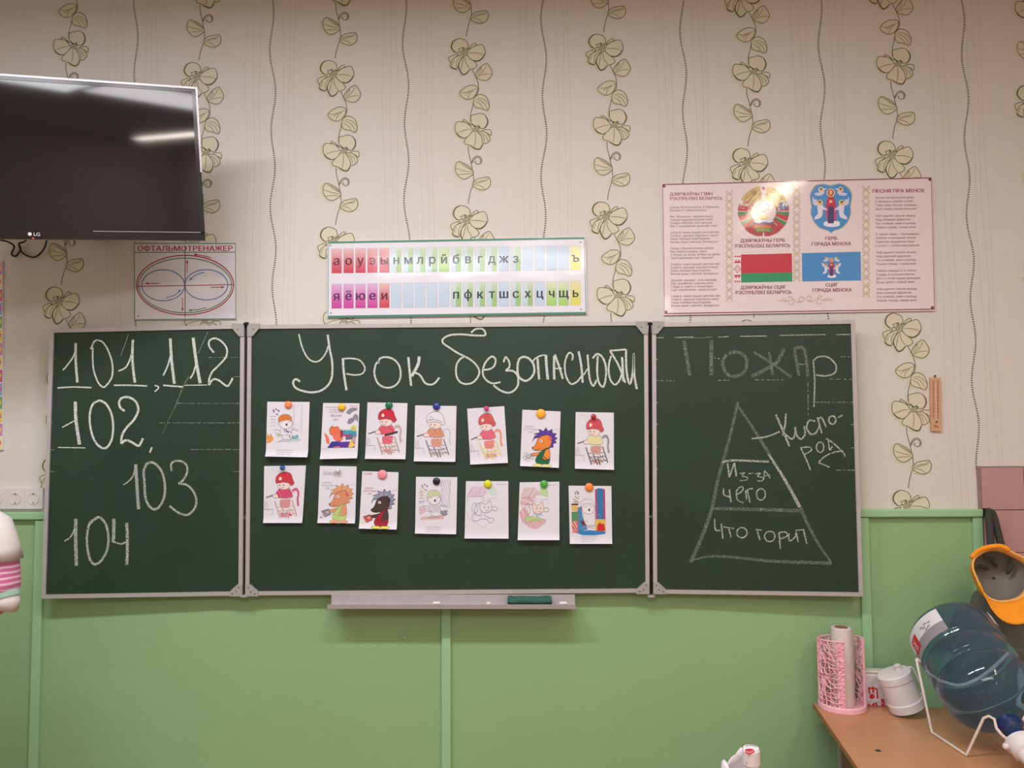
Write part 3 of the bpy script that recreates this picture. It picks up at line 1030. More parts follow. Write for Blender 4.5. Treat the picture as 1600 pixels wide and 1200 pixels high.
chalk('chalk_word', leafR, PRt, Z8, [
    (14, [(550, 112), (562, 215)]), (12, [(562, 215), (600, 110)]), (14, [(600, 110), (615, 210)]),
    (8, [(640, 188), (675, 182), (655, 205), (692, 215), (688, 236), (640, 240)]), (8, [(703, 190), (738, 184)]), (8, [(750, 190), (792, 186), (770, 208), (812, 220), (800, 242), (765, 240)]),
    (9, [(820, 170), (815, 232)]), (9, [(822, 165), (850, 200), (862, 222)]), (7, [(815, 208), (862, 198)])], 'chalk_mid', 'small chalk words at the top of the triangle')
chalk('chalk_word', leafR, PRt, Z8, [
    (13, [(520, 295), (525, 345), (570, 360)]), (13, [(563, 305), (575, 400)]), (11, [(612, 345), (650, 322), (665, 295), (642, 286), (615, 320), (622, 380), (665, 402)]),
    (11, [(682, 312), (690, 380)]), (11, [(680, 335), (700, 305), (735, 298)]), (11, [(695, 312), (715, 402)]), (11, circ(795, 340, 33, 42))], 'chalk_mid', 'chalk word in the middle band of the triangle')
chalk('chalk_word', leafR, PRt, Z8, [
    (12, [(455, 520), (460, 600), (495, 605)]), (12, [(503, 555), (515, 667)]), (10, [(520, 580), (598, 592)]), (12, [(558, 590), (575, 657)]), (11, circ(655, 622, 38, 38)),
    (12, [(765, 605), (787, 675)]), (10, [(755, 600), (802, 605)]), (11, circ(860, 650, 38, 38)), (12, [(928, 620), (937, 740)]), (11, [(930, 622), (975, 618), (990, 645), (940, 668)]),
    (11, [(1000, 625), (1006, 682), (1045, 655), (1055, 620), (1068, 692)]), (10, [(1048, 606), (1115, 600)]), (12, [(1108, 605), (1132, 702)])], 'chalk_mid', 'chalk words in the bottom band of the triangle')

# chalk tray
ta, tb = at(519, 929, YF), at(898, 927, YF)
tr = thing('chalk_tray', 'long white metal chalk ledge under the middle of the chalkboard', 'tray', (0.5 * (ta.x + tb.x), YF, ta.z))
zt = ta.z
prof = [(YF - 0.011, zt + 0.002), (YF - 0.011, zt - 0.030), (YF - 0.062, zt - 0.034), (YF - 0.066, zt - 0.022), (YF - 0.069, zt - 0.022), (YF - 0.066, zt - 0.038), (YF - 0.0065, zt - 0.034), (YF - 0.0065, zt + 0.002)]
V = [(ta.x, y, z) for y, z in prof] + [(tb.x, y, z) for y, z in prof]
n = len(prof)
F = [tuple(range(n - 1, -1, -1)), tuple(range(n, 2 * n))] + [(i, (i + 1) % n, (i + 1) % n + n, i + n) for i in range(n)]
ob('ledge', (V, F), M['alu'], tr)
zb = zt - 0.030
for px_ in (540, 878):
    ob('support_clip', box((at(px_, 930, YF - 0.004).x, YF + 0.012, zt - 0.02), (0.02, 0.034, 0.02)), M['alu'], tr)
# cloth on the tray
cx0, cx1 = at(793, 935, -0.08).x, at(862, 935, -0.08).x
V, F = [], []
nx, na = 24, 14
for i in range(nx + 1):
    x = cx0 + (cx1 - cx0) * i / nx
    for k in range(na):
        a = 2 * PI * k / na
        rr = 1 + 0.16 * mnoise.noise(Vector((x * 40, math.cos(a) * 2, math.sin(a) * 2)))
        e_ = 0.75 if i in (0, nx) else 1.0
        V.append((x, YF - 0.036 + 0.022 * math.cos(a) * rr * e_, zb + 0.0165 + 0.0155 * math.sin(a) * rr * e_))
for i in range(nx):
    for k in range(na):
        l = (k + 1) % na
        F.append((i * na + k, i * na + l, (i + 1) * na + l, (i + 1) * na + k))
F += [tuple(range(na)), tuple(range(nx * na, nx * na + na))[::-1]]
tag(ob('board_cloth', (V, F), M['cloth'], smooth=True, org=(cx0, YF - 0.036, zb)), 'folded dark green board cloth lying on the chalk ledge', 'cloth')
for k, (px_, L, ang, lb) in enumerate(((682, 0.026, 0.3, 'white chalk stub near the middle of the ledge, leftmost piece'), (763, 0.014, 1.2, 'tiny white chalk stub on the ledge left of the green cloth'), (880, 0.026, -0.1, 'white chalk stub on the ledge right of the green cloth'))):
    c = at(px_, 936, YF - 0.045)
    c.z = zb + 0.003 + (0.005 if k != 1 else 0.004)
    d = Vector((math.cos(ang), math.sin(ang) * 0.3, 0)).normalized()
    tag(ob('chalk_stick', lathe([(0.0035, 0), (0.0055, 0.002), (0.0055, L - 0.002), (0.004, L)], 10, c - d * L / 2, d), M['chalk_piece'], org=c), lb, 'chalk', 'chalk on the ledge')

# ================================================================ DRAWINGS
F1 = (400, 620, 5.219)
F2 = (630, 620, 5.219)
F3 = (780, 620, 5.0)


def zp(z_, p): return (z_[0] + p[0] / z_[2], z_[1] + p[1] / z_[2])


OUTL = (120, 112, 124)


def fireman(p, helm, coat_c, pants, ladder, hose, feet, belt=None, face=(238, 214, 208), dense=1.0):
    T = lambda L: [((x - 910) / 326.0, (y - 45) / 460.0) for x, y in L]
    wd = 0.010
    # smoke curls, house and fence lines
    for s in ([(930, 180), (940, 120), (985, 90), (1000, 130), (975, 165)], [(925, 260), (940, 215), (985, 200)], [(930, 90), (960, 70), (1000, 80)]): p.stroke(T(s), 0.006, (205, 200, 208), sm=5)
    for s in ([(920, 330), (915, 400)], [(935, 330), (950, 405)], [(915, 400), (985, 395)], [(985, 395), (985, 440)], [(930, 345), (925, 400)]): p.stroke(T(s), 0.008, (150, 146, 156))
    # hose
    p.stroke(T([(1138, 250), (1170, 235), (1190, 270), (1185, 320), (1195, 370)]), 0.05 if hose else 0.008, hose or OUTL, sm=5)
    # ladder
    for a, b in (((1000, 330), (1050, 470)), ((1100, 400), (1120, 470)), ((1140, 320), (1185, 450)), ((1060, 380), (1100, 470))): p.stroke(T([a, b]), 0.028, ladder)
    for a, b in (((1010, 380), (1150, 370)), ((1025, 410), (1165, 400)), ((1040, 440), (1175, 430)), ((1030, 400), (1080, 450)), ((1110, 380), (1170, 440)), ((1080, 440), (1150, 390))): p.stroke(T([a, b]), 0.012, ladder)
    tr_ = [(1045, 320), (1130, 315), (1125, 370), (1105, 385), (1050, 380), (1040, 350)]
    p.fill(T(tr_), tuple(int(c + (240 - c) * 0.45) for c in pants))
    p.hatch(T(tr_), pants, 0.02, 0.014, 0.4)
    ft = [(1045, 440), (1060, 420), (1100, 425), (1130, 420), (1150, 450), (1100, 460), (1060, 460)]
    p.hatch(T(ft), feet, 0.022, 0.014, 0.2)
    to = [(1040, 232), (1108, 225), (1132, 255), (1145, 295), (1100, 308), (1050, 305), (1022, 300), (1008, 265), (1025, 238)]
    p.fill(T(to), tuple(int(c + (240 - c) * 0.5) for c in coat_c), sm=2)
    p.hatch(T(to), coat_c, 0.022, 0.017, 0.8)
    p.stroke(T(to), 0.007, OUTL, sm=2, closed=True)
    hd = [(1015, 270), (985, 278), (978, 292), (1000, 305), (1030, 300)]
    p.fill(T(hd), face)
    p.stroke(T(hd), 0.008, OUTL, sm=3)
    p.stroke(T([(928, 302), (985, 282)]), 0.022, (110, 106, 120))
    if belt: p.stroke(T([(1060, 312), (1110, 300), (1165, 282)]), 0.04, belt)
    fa = [(1020, 182), (1105, 182), (1116, 212), (1092, 236), (1045, 234), (1022, 214)]
    p.fill(T(fa), face, sm=2)
    p.stroke(T(fa), 0.007, OUTL, sm=2, closed=True)
    for x in (1036, 1068): p.ell(*T([(x, 202)])[0], 0.018, 0.012, (96, 90, 100), n=8)
    p.stroke(T([(1040, 222), (1055, 226), (1068, 220)]), 0.007, (160, 90, 90))
    he = [(1002, 175), (1008, 132), (1040, 102), (1085, 95), (1122, 112), (1140, 160), (1152, 186), (1128, 206), (1108, 186), (1060, 178), (1018, 186)]
    if helm:
        p.fill(T(he), helm, sm=3)
        p.hatch(T(he), tuple(max(0, c - 22) for c in helm), 0.03, 0.014, 1.0)
        p.ell(*T([(1040, 150)])[0], 0.035, 0.034, (240, 226, 200), n=12)
    else:
        p.fill(T(he), (228, 226, 236), sm=3)
        p.ell(*T([(1040, 150)])[0], 0.035, 0.034, OUTL, n=12, wd=0.008)
    p.stroke(T(he), 0.008, (110, 80, 90), sm=3, closed=True)
    p.stroke(T([(1003, 172), (1060, 160), (1110, 172), (1140, 185)]), 0.008, (130, 90, 100), sm=3)


def hedgehog(p, spikes, skin_, clothes, feet, box_, dark, lines, over=None):
    T = lambda L: [((x - 972) / 312.0, (y - 105) / 458.0) for x, y in L]
    cr_ = [(1062, 362), (1080, 315), (1108, 302), (1072, 300), (1122, 284), (1110, 258), (1150, 272), (1168, 243), (1188, 270), (1220, 253), (1224, 284), (1257, 288), (1242, 312), (1266, 325), (1245, 340), (1260, 360), (1232, 370), (1236, 396), (1200, 405), (1215, 370), (1222, 330), (1195, 300), (1150, 305), (1112, 325), (1078, 335)]
    p.fill(T(cr_), spikes)
    p.stroke(T(cr_), 0.010, lines, closed=True)
    for a, b in (((1110, 262), (1130, 300)), ((1168, 246), (1165, 296)), ((1220, 258), (1200, 300)), ((1255, 290), (1222, 320)), ((1262, 326), (1225, 345)), ((1258, 360), (1222, 365))): p.stroke(T([a, b]), 0.008, lines)
    p.stroke(T([(1195, 405), (1228, 400)]), 0.01, lines)
    hd = [(1062, 412), (1088, 388), (1108, 335), (1150, 308), (1195, 303), (1217, 335), (1212, 385), (1182, 415), (1130, 430), (1090, 432), (1070, 424)]
    p.fill(T(hd), skin_, sm=3)
    p.hatch(T(hd), tuple(max(0, c - 14) for c in skin_), 0.03, 0.014, 0.9)
    p.stroke(T(hd), 0.009, dark, sm=3, closed=True)
    p.ell(*T([(1208, 328)])[0], 0.04, 0.036, (214, 90, 110) if not over else dark, n=12)
    p.ell(*T([(1066, 412)])[0], 0.02, 0.015, (50, 40, 50), n=8)
    p.ell(*T([(1132, 352)])[0], 0.042, 0.024, (232, 226, 240), n=12)
    p.ell(*T([(1130, 352)])[0], 0.016, 0.014, (70, 80, 110), n=8)
    p.stroke(T([(1086, 426), (1115, 420), (1130, 410)]), 0.008, dark, sm=3)
    ar = [(1155, 438), (1100, 450), (1056, 462), (1060, 478), (1110, 474), (1150, 470)]
    p.fill(T(ar), skin_, sm=2)
    p.stroke(T(ar), 0.008, dark, sm=2, closed=True)
    bo = [(1192, 405), (1150, 425), (1115, 465), (1095, 500), (1100, 530), (1150, 543), (1203, 532), (1210, 480), (1203, 412)]
    p.fill(T(bo), clothes, sm=2)
    p.hatch(T(bo), tuple(max(0, c - 30) for c in clothes), 0.035, 0.014, 0.5)
    p.stroke(T(bo), 0.009, dark, sm=2, closed=True)
    a2 = [(1170, 428), (1200, 414), (1212, 465), (1195, 503), (1160, 505), (1145, 490), (1160, 465)]
    p.fill(T(a2), skin_, sm=2)
    p.stroke(T(a2), 0.008, dark, sm=2, closed=True)
    for x in (1112, 1185):
        p.ell(*T([(x, 550)])[0], 0.13, 0.026, feet, n=16)
        p.ell(*T([(x, 550)])[0], 0.13, 0.026, lines if over else (150, 140, 90), n=16, wd=0.006)
    if box_:
        bx = [(1000, 470), (1060, 452), (1080, 490), (1030, 515)]
        p.fill(T(bx), box_)
        p.stroke(T(bx), 0.014, (50, 44, 60), closed=True)
        p.fill(T([(1020, 478), (1050, 468), (1062, 488), (1035, 498)]), (214, 180, 170))
        for a, b in (((1005, 480), (1060, 500)), ((1015, 466), (1045, 508)), ((1030, 462), (1040, 510))): p.stroke(T([a, b]), 0.008, (70, 50, 60))
        p.hatch(T([(985, 510), (1010, 505), (1015, 525), (990, 525)]), feet if over else (130, 130, 150), 0.02, 0.012)
    else:
        for cx, cy in ((1015, 470), (1035, 485), (1010, 495), (1050, 475), (1030, 505), (1065, 490)): p.ell(*T([(cx, cy)])[0], 0.05, 0.03, (130, 124, 136), n=10, wd=0.007)
    c = (176, 40, 80) if over else (150, 146, 160)
    p.text('СПИЧКИ -', *T([(1000, 246)])[0], 0.034, c, bold=True, width=0.26)
    p.text('НЕ ИГРУШКА', *T([(990, 268)])[0], 0.034, c, bold=True, width=0.36)
    p.text('ДЕТЯМ', *T([(1030, 290)])[0], 0.034, c, bold=True, width=0.10)
    p.stroke(T([(1238, 250), (1275, 254)]), 0.005, (170, 166, 180))


def boy(p, hair, hair_d, col):
    """boy crying among flames and furniture; coordinates of the first sheet"""
    T = lambda L: [((x - 93) / 345.0, (y - 40) / 450.0) for x, y in L]
    ln = (150, 146, 160)
    # curtain or door frame
    dr = [(308, 65), (382, 65), (378, 290), (310, 270)]
    if col == 3:
        p.fill(T([(306, 66), (386, 66), (386, 300), (306, 300)]), (190, 50, 110))
        p.fill(T([(320, 60), (372, 60), (372, 300), (320, 300)]), (64, 132, 186))
        p.hatch(T([(320, 60), (372, 60), (372, 300), (320, 300)]), (44, 100, 160), 0.03, 0.014, 1.4)
        p.fill(T([(300, 300), (390, 300), (385, 400), (300, 395)]), (222, 186, 90))
        fl = [(316, 390), (318, 350), (340, 320), (355, 340), (372, 330), (385, 385), (350, 400)]
        p.fill(T(fl), (204, 40, 44))
        p.fill(T([(150, 300), (165, 210), (195, 200), (200, 280), (240, 380), (160, 400)]), (64, 132, 186))
        p.fill(T([(130, 400), (250, 385), (390, 395), (380, 415), (300, 425), (200, 425)]), (54, 128, 190))
        p.fill(T([(112, 190), (165, 185), (165, 235), (112, 240)]), (226, 178, 110))
        p.fill(T([(112, 180), (170, 178), (170, 190), (112, 192)]), (60, 60, 66))
        p.fill(T([(112, 245), (165, 240), (170, 310), (112, 320)]), (90, 140, 90))
        p.hatch(T([(112, 320), (165, 310), (165, 400), (112, 410)]), (216, 90, 60), 0.03, 0.02, 0.9)
        p.hatch(T([(130, 130), (180, 120), (175, 175), (130, 175)]), (150, 130, 90), 0.04, 0.014, 0.4)
        for a, b in (((140, 85), (150, 110)), ((155, 75), (165, 105)), ((170, 85), (172, 110))): p.stroke(T([a, b]), 0.014, (60, 56, 70))
        p.ell(*T([(200, 220)])[0], 0.03, 0.024, (196, 40, 60), n=10)
        p.ell(*T([(222, 270)])[0], 0.035, 0.024, (196, 40, 60), n=10)
        p.fill(T([(185, 300), (220, 310), (235, 350), (195, 345)]), (110, 40, 50))
    else:
        p.stroke(T(dr), 0.008, ln, closed=True)
        p.stroke(T([(320, 75), (370, 75), (368, 270), (322, 260)]), 0.006, (190, 186, 200), closed=True)
        if col == 2: p.hatch(T(dr), (186, 180, 196), 0.05, 0.012, 1.3)
        vc = (120, 84, 150) if col == 1 else (150, 140, 160)
        for a, b in (((140, 105), (155, 130)), ((160, 95), (175, 110)), ((180, 105), (192, 120)), ((165, 140), (185, 150)), ((145, 125), (150, 105)), ((185, 125), (195, 110))): p.stroke(T([a, b]), 0.02, vc)
        for y in (165, 190, 215, 240): p.stroke(T([(120, y), (150, y - 6), (170, y + 4)]), 0.008, ln, sm=3)
    # body and table
    bd = [(205, 265), (225, 245), (290, 245), (300, 280), (300, 345), (240, 350), (215, 320)]
    if col == 3: p.fill(T(bd), (226, 222, 232), sm=2)
    p.stroke(T(bd), 0.008, ln, sm=2, closed=True)
    if col == 1:
        for k in range(16): p.ell(*T([(random.uniform(228, 292), random.uniform(265, 335))])[0], 0.014, 0.012, (110, 90, 150), n=7)
        fl = [(100, 385), (93, 350), (103, 300), (115, 330), (130, 300), (140, 335), (152, 340), (140, 370)]
        p.hatch(T(fl), (232, 150, 60), 0.02, 0.02, 1.1)
        fl = [(300, 345), (305, 310), (325, 320), (340, 305), (355, 320), (352, 345)]
        p.hatch(T(fl), (120, 170, 176), 0.02, 0.02, 0.5)
        p.ell(*T([(330, 352)])[0], 0.12, 0.018, (150, 176, 180), n=14, wd=0.01)
        p.hatch(T([(170, 300), (200, 300), (215, 325), (185, 330)]), (180, 196, 150), 0.02, 0.014)
    if col == 2:
        p.hatch(T([(130, 360), (330, 345), (335, 370), (140, 385)]), (224, 150, 130), 0.025, 0.014, 0.3)
        p.hatch(T([(300, 310), (365, 300), (360, 345), (310, 350)]), (96, 92, 110), 0.025, 0.016, 0.8)
        p.hatch(T([(205, 265), (290, 250), (300, 320), (220, 325)]), (190, 176, 190), 0.03, 0.012)
        p.hatch(T([(120, 280), (165, 275), (185, 320), (130, 340)]), (196, 150, 150), 0.03, 0.014, 0.3)
        p.hatch(T([(120, 230), (165, 228), (165, 250), (125, 255)]), (160, 180, 210), 0.03, 0.014)
        p.hatch(T([(122, 130), (165, 128), (160, 215), (125, 215)]), (214, 180, 150), 0.05, 0.014)
    for s in ([(170, 290), (200, 310), (240, 320)], [(200, 360), (240, 350), (300, 355)], [(185, 370), (260, 362), (290, 372)], [(300, 270), (330, 265), (355, 280)], [(150, 275), (180, 270), (205, 285)]): p.stroke(T(s), 0.009, ln, sm=3)
    hr = [(190, 210), (188, 175), (210, 150), (250, 142), (285, 155), (298, 180), (290, 205), (270, 190), (215, 200)]
    fa = [(205, 185), (285, 180), (300, 215), (285, 250), (245, 262), (210, 245), (198, 215)]
    p.fill(T(fa), (234, 226, 232), sm=2)
    p.stroke(T(fa), 0.009, ln, sm=2, closed=True)
    if hair:
        p.fill(T(hr), hair, sm=3)
        p.hatch(T(hr), hair_d, 0.02, 0.012, 1.2)
    p.stroke(T(hr), 0.007, ln, sm=3, closed=True)
    p.ell(*T([(256, 228)])[0], 0.026, 0.024, (76, 70, 86), n=10)
    for s in ([(215, 212), (232, 205)], [(262, 206), (278, 212)], [(195, 240), (185, 225), (195, 200)], [(295, 235), (308, 220), (302, 200)]): p.stroke(T(s), 0.009, ln)
    for i, s in enumerate(('При пожаре звони', 'пожаре звони', 'звони 101')):
        p.text(s, *T([(250 - 6 * i, 440 + i * 17)])[0], 0.026, (150, 144, 160), bold=True, width=0.40 - 0.03 * i, align='c')


def running_cat(p, k):
    """cat running from a burning house; coordinates of the sheet with the lime magnet"""
    T = lambda L: [((x - 512) / 345.0, (y - 688) / 465.0) for x, y in L]
    ln = (132, 124, 138) if k == 1 else (160, 140, 140)
    rf = [(525, 795), (550, 735), (640, 730), (672, 750), (690, 790), (650, 810), (560, 818)]
    p.hatch(T(rf), (214, 168, 196) if k == 1 else (206, 150, 156), 0.035, 0.016, 2.2)
    p.stroke(T([(528, 855), (528, 815), (655, 812), (660, 855)]), 0.008, ln)
    gr = [(690, 790), (690, 735), (740, 730), (765, 775), (760, 810)]
    p.hatch(T(gr), (190, 220, 200) if k == 1 else (176, 212, 130), 0.03 if k == 1 else 0.02, 0.014, 0.2)
    if k == 2:
        p.hatch(T([(525, 815), (640, 810), (640, 870), (530, 880)]), (210, 150, 150), 0.03, 0.016, 0.3)
        hl = [(515, 930), (560, 880), (600, 960), (700, 990), (740, 1000), (680, 1065), (620, 1060), (540, 1010)]
        p.hatch(T(hl), (224, 150, 160), 0.025, 0.016, 0.9)
        p.hatch(T([(560, 970), (600, 965), (700, 980), (720, 1000), (640, 1010), (570, 1000)]), (180, 210, 130), 0.02, 0.018, 0.1)
        p.hatch(T([(640, 930), (700, 920), (720, 960), (660, 970)]), (160, 180, 214), 0.03, 0.014, 0.5)
    p.stroke(T([(690, 835), (760, 825), (765, 860)]), 0.007, (170, 166, 176))
    p.stroke(T([(520, 920), (540, 985), (600, 1030), (660, 1062), (690, 1035)]), 0.006, (180, 176, 186), sm=4)
    head = [(628, 885), (640, 858), (665, 880), (695, 858), (715, 850), (722, 885), (725, 920), (690, 945), (650, 940), (632, 915)]
    bdy = [(600, 880), (628, 870), (640, 930), (640, 965), (600, 960), (585, 920)]
    tail = [(575, 940), (565, 900), (585, 862), (605, 890), (610, 930), (590, 950)]
    legs = [[(600, 960), (570, 965), (575, 1005), (610, 1012), (640, 995), (690, 1000)], [(660, 960), (700, 985), (735, 990), (740, 1010), (715, 1030), (690, 1005)], [(715, 905), (750, 895), (770, 915), (755, 930), (730, 925)]]
    for s in [tail, bdy] + legs:
        p.stroke(T(s), 0.009, ln, sm=3, closed=s in (tail, bdy))
    p.fill(T(head), (228, 220, 228) if k == 1 else (230, 208, 200), sm=2)
    p.stroke(T(head), 0.010, ln, sm=2, closed=True)
    for x in (665, 698): p.ell(*T([(x, 900)])[0], 0.012, 0.014, (90, 84, 96), n=8)
    p.stroke(T([(672, 925), (685, 930), (700, 922)]), 0.009, ln)
    p.stroke(T([(760, 715), (835, 712)]), 0.01, (190, 186, 196))


def cat_poster(p):
    T = lambda L: [((x - 548) / 297.0, (y - 50) / 450.0) for x, y in L]
    c = (140, 60, 110)
    p.text('НЕ ИГРАЙ С ОГНЁМ', *T([(570, 92)])[0], 0.036, c, bold=True, width=0.58)
    p.text('ЧТОБЫ БЕДЫ', *T([(606, 112)])[0], 0.034, c, bold=True, width=0.38)
    p.text('НЕ СЛУЧИЛОСЬ', *T([(600, 130)])[0], 0.034, c, bold=True, width=0.40)
    p.text('ЗВОНИ', *T([(610, 162)])[0], 0.055, (110, 40, 80), bold=True, width=0.32)
    p.text('101', *T([(632, 193)])[0], 0.055, (110, 40, 80), bold=True, width=0.18)
    p.text('ЛЁША', *T([(760, 80)])[0], 0.032, (180, 70, 110), bold=True, width=0.24)
    for poly in ([(738, 130), (755, 100), (790, 85), (830, 88), (825, 110), (790, 120), (770, 145)], [(750, 210), (760, 180), (795, 165), (815, 185), (790, 215), (765, 225)], [(795, 160), (810, 135), (835, 150), (840, 205), (820, 190)]):
        p.hatch(T(poly), (130, 128, 140), 0.014, 0.013, 0.9)
    tail = [(568, 292), (590, 305), (612, 340), (615, 380), (590, 370), (582, 330)]
    p.fill(T(tail), (230, 120, 92), sm=2)
    head = [(610, 260), (630, 238), (650, 248), (675, 240), (690, 262), (700, 300), (650, 310), (618, 300)]
    p.fill(T(head), (234, 112, 76), sm=2)
    p.stroke(T(head), 0.01, (120, 60, 60), sm=2, closed=True)
    p.fill(T([(640, 310), (700, 295), (725, 330), (700, 365), (655, 350)]), (226, 118, 96), sm=2)
    p.fill(T([(700, 262), (722, 275), (720, 325), (700, 330)]), (150, 50, 90))
    p.fill(T([(722, 270), (775, 268), (830, 280), (830, 325), (770, 330), (722, 310)]), (80, 180, 196))
    p.hatch(T([(722, 270), (830, 280), (830, 325), (722, 310)]), (50, 120, 150), 0.03, 0.012, 0.7)
    p.fill(T([(740, 305), (800, 300), (800, 345), (745, 350)]), (110, 100, 130))
    p.fill(T([(720, 300), (770, 310), (768, 325), (722, 318)]), (190, 60, 120))
    p.fill(T([(600, 412), (632, 362), (700, 358), (702, 400), (650, 405), (640, 412)]), (70, 60, 170))
    p.fill(T([(700, 365), (770, 362), (820, 372), (820, 412), (700, 412)]), (120, 60, 170))
    p.hatch(T([(600, 412), (632, 362), (820, 372), (820, 412)]), (54, 40, 130), 0.02, 0.010, 1.0)
    p.fill(T([(770, 410), (778, 375), (792, 345), (806, 365), (820, 400)]), (240, 196, 80), sm=2)
    p.fill(T([(650, 405), (690, 398), (700, 412), (650, 414)]), (226, 120, 96))
    p.fill(T([(775, 262), (800, 225), (815, 240), (822, 225), (828, 268), (805, 278)]), (190, 206, 120))
    p.fill(T([(790, 268), (800, 250), (815, 272)]), (240, 150, 70))
    p.hatch(T([(790, 330), (830, 300), (825, 380), (800, 370)]), (150, 50, 100), 0.03, 0.014)
    p.stroke(T([(550, 418), (600, 420)]), 0.005, (170, 150, 180))


def sheet(zc, q, draw, label, mag, mlabel, curl=0.006, group='coloured pages on the chalkboard'):
    q = [zp(zc, p_) for p_ in q]
    W3 = [PC.pt(x, y) for x, y in q]

    def surf(u, v, d=0.0):
        a = W3[0].lerp(W3[1], u)
        b = W3[3].lerp(W3[2], u)
        p_ = a.lerp(b, v)
        lift = 0.0012 + curl * v + (max(0.0, v - 0.86) / 0.14) ** 2 * curl * 0.9
        return Vector((p_.x, YF - lift - d, p_.z))
    t = thing('drawing_sheet', label, 'drawing', surf(0.5, 1.0), group)
    V, F = [], []
    nv = 24
    for i in range(nv + 1):
        for j in range(5): V.append(surf(j / 4, i / nv))
    for i in range(nv):
        for j in range(4):
            a = i * 5 + j
            F.append((a, a + 5, a + 6, a + 1))
    k = len(V)
    V += [v + Vector((0, 0.0003, 0)) for v in V]
    F += [tuple(i + k for i in f[::-1]) for f in F]
    ring = [j for j in range(5)] + [i * 5 + 4 for i in range(1, nv + 1)] + [nv * 5 + j for j in (3, 2, 1, 0)] + [i * 5 for i in range(nv - 1, 0, -1)]
    for i in range(len(ring)):
        a, b = ring[i], ring[(i + 1) % len(ring)]
        F.append((a, b, b + k, a + k))
    ob('paper', (V, F), M['paper'], t)
    p = Print(lambda u, v, d: surf(min(1, max(0, u)), min(1, max(0, v)), d), base=0.00025, step=0.000006)
    draw(p)
    p.make('coloured_picture', M['ink'], t)
    mx, my, mr, mc = mag
    px_, py_ = zp(zc, (mx, my))
    c = PC.pt(px_, py_, 0.0018 + curl * 0.12)
    r = mr / zc[2] / 413.0
    pf = [(r * 0.98, 0.0), (r, 0.002), (r, 0.004), (r * 0.93, 0.0065), (r * 0.7, 0.0085), (r * 0.35, 0.0095), (0.0006, 0.0098)]
    if r < 0.011: pf = [(r * 0.9, 0.0), (r * 0.95, 0.003), (r * 0.7, 0.006), (r * 0.8, 0.009), (r, 0.012), (r * 0.8, 0.016), (r * 0.4, 0.018), (0.0005, 0.0185)]
    tag(ob('board_magnet', lathe(pf, 20, c, (0, -1, 0)), magnet_mat(mc), org=c, smooth=True), mlabel, 'magnet', 'round magnets on the chalkboard')


RED, CRIM, PINKR = (214, 48, 74), (206, 40, 96), (222, 100, 104)
sheet(F1, [(93, 40), (438, 42), (432, 492), (90, 485)], lambda p: boy(p, (226, 140, 70), (204, 110, 50), 1), 'page with an orange-haired boy and small flames, leftmost in the top row', (268, 65, 30, (255, 140, 84)), 'orange magnet on the leftmost sheet of the top row', 0.012)
sheet(F1, [(548, 50), (845, 53), (833, 500), (531, 507)], cat_poster, 'page with an orange cat on blue and purple under printed lettering', (702, 83, 30, (238, 196, 50)), 'yellow magnet on the page with the orange cat', 0.010)
sheet(F1, [(910, 45), (1236, 52), (1222, 508), (893, 505)], lambda p: fireman(p, RED, (216, 60, 84), (216, 80, 100), (186, 150, 140), (196, 170, 166), (206, 150, 140), belt=(60, 56, 66)), 'page with a firefighter child in bright red with a black belt', (1087, 70, 30, (24, 116, 78)), 'dark green magnet on the page with the black-belted firefighter')
sheet(F2, [(98, 70), (435, 75), (427, 530), (90, 525)], lambda p: fireman(p, None, (206, 130, 100), (206, 140, 116), (136, 130, 136), None, (196, 170, 160)), 'page with a firefighter child in an uncoloured white helmet and brown coat', (273, 78, 30, (48, 62, 150)), 'navy blue magnet on the page with the white-helmeted firefighter')
sheet(F2, [(522, 97), (824, 76), (855, 538), (549, 552)], lambda p: fireman(p, PINKR, (222, 80, 110), (222, 120, 110), (222, 206, 120), (226, 150, 120), (206, 130, 130)), 'tilted page with a pink-helmeted firefighter child on a yellow ladder', (680, 95, 20, (220, 70, 150)), 'small magenta pin magnet on the page with the yellow ladder')
sheet(F2, [(972, 105), (1284, 120), (1268, 578), (954, 563)], lambda p: hedgehog(p, (96, 60, 160), (238, 140, 60), (36, 110, 76), (224, 214, 140), None, (70, 50, 50), (36, 30, 60)), 'page with a bright orange hedgehog with purple spikes and green overalls', (1123, 138, 38, (248, 182, 50)), 'large amber magnet on the page with the purple-spiked hedgehog', 0.008)
sheet(F3, [(597, 119), (895, 124), (895, 570), (590, 560)], lambda p: fireman(p, (222, 92, 104), (224, 214, 160), (196, 140, 120), (110, 100, 106), (150, 146, 156), (180, 130, 110)), 'page with a firefighter child in a pale yellow coat, rightmost in the top row', (735, 155, 20, (186, 30, 50)), 'small dark red pin magnet on the rightmost sheet of the top row')
sheet(F1, [(68, 565), (408, 560), (383, 1026), (66, 1026)], lambda p: fireman(p, (216, 60, 76), CRIM, (206, 130, 130), (200, 170, 160), (206, 90, 130), (206, 60, 110)), 'page with a firefighter child in crimson, leftmost in the bottom row', (222, 578, 19, (40, 92, 176)), 'small blue pin magnet on the leftmost sheet of the bottom row')
sheet(F1, [(521, 563), (821, 568), (812, 1030), (507, 1026)], lambda p: (hedgehog(p, (222, 160, 120), (220, 150, 110), (196, 220, 140), (226, 160, 130), (150, 150, 160), (150, 100, 80), (150, 100, 80)), p.text('Алиса', 0.10, 0.16, 0.10, (160, 156, 168), bold=True, width=0.34)), 'page with a light brown hedgehog in a yellow-green checked outfit', (672, 600, 21, (226, 222, 232)), 'white magnet on the page with the light brown hedgehog')
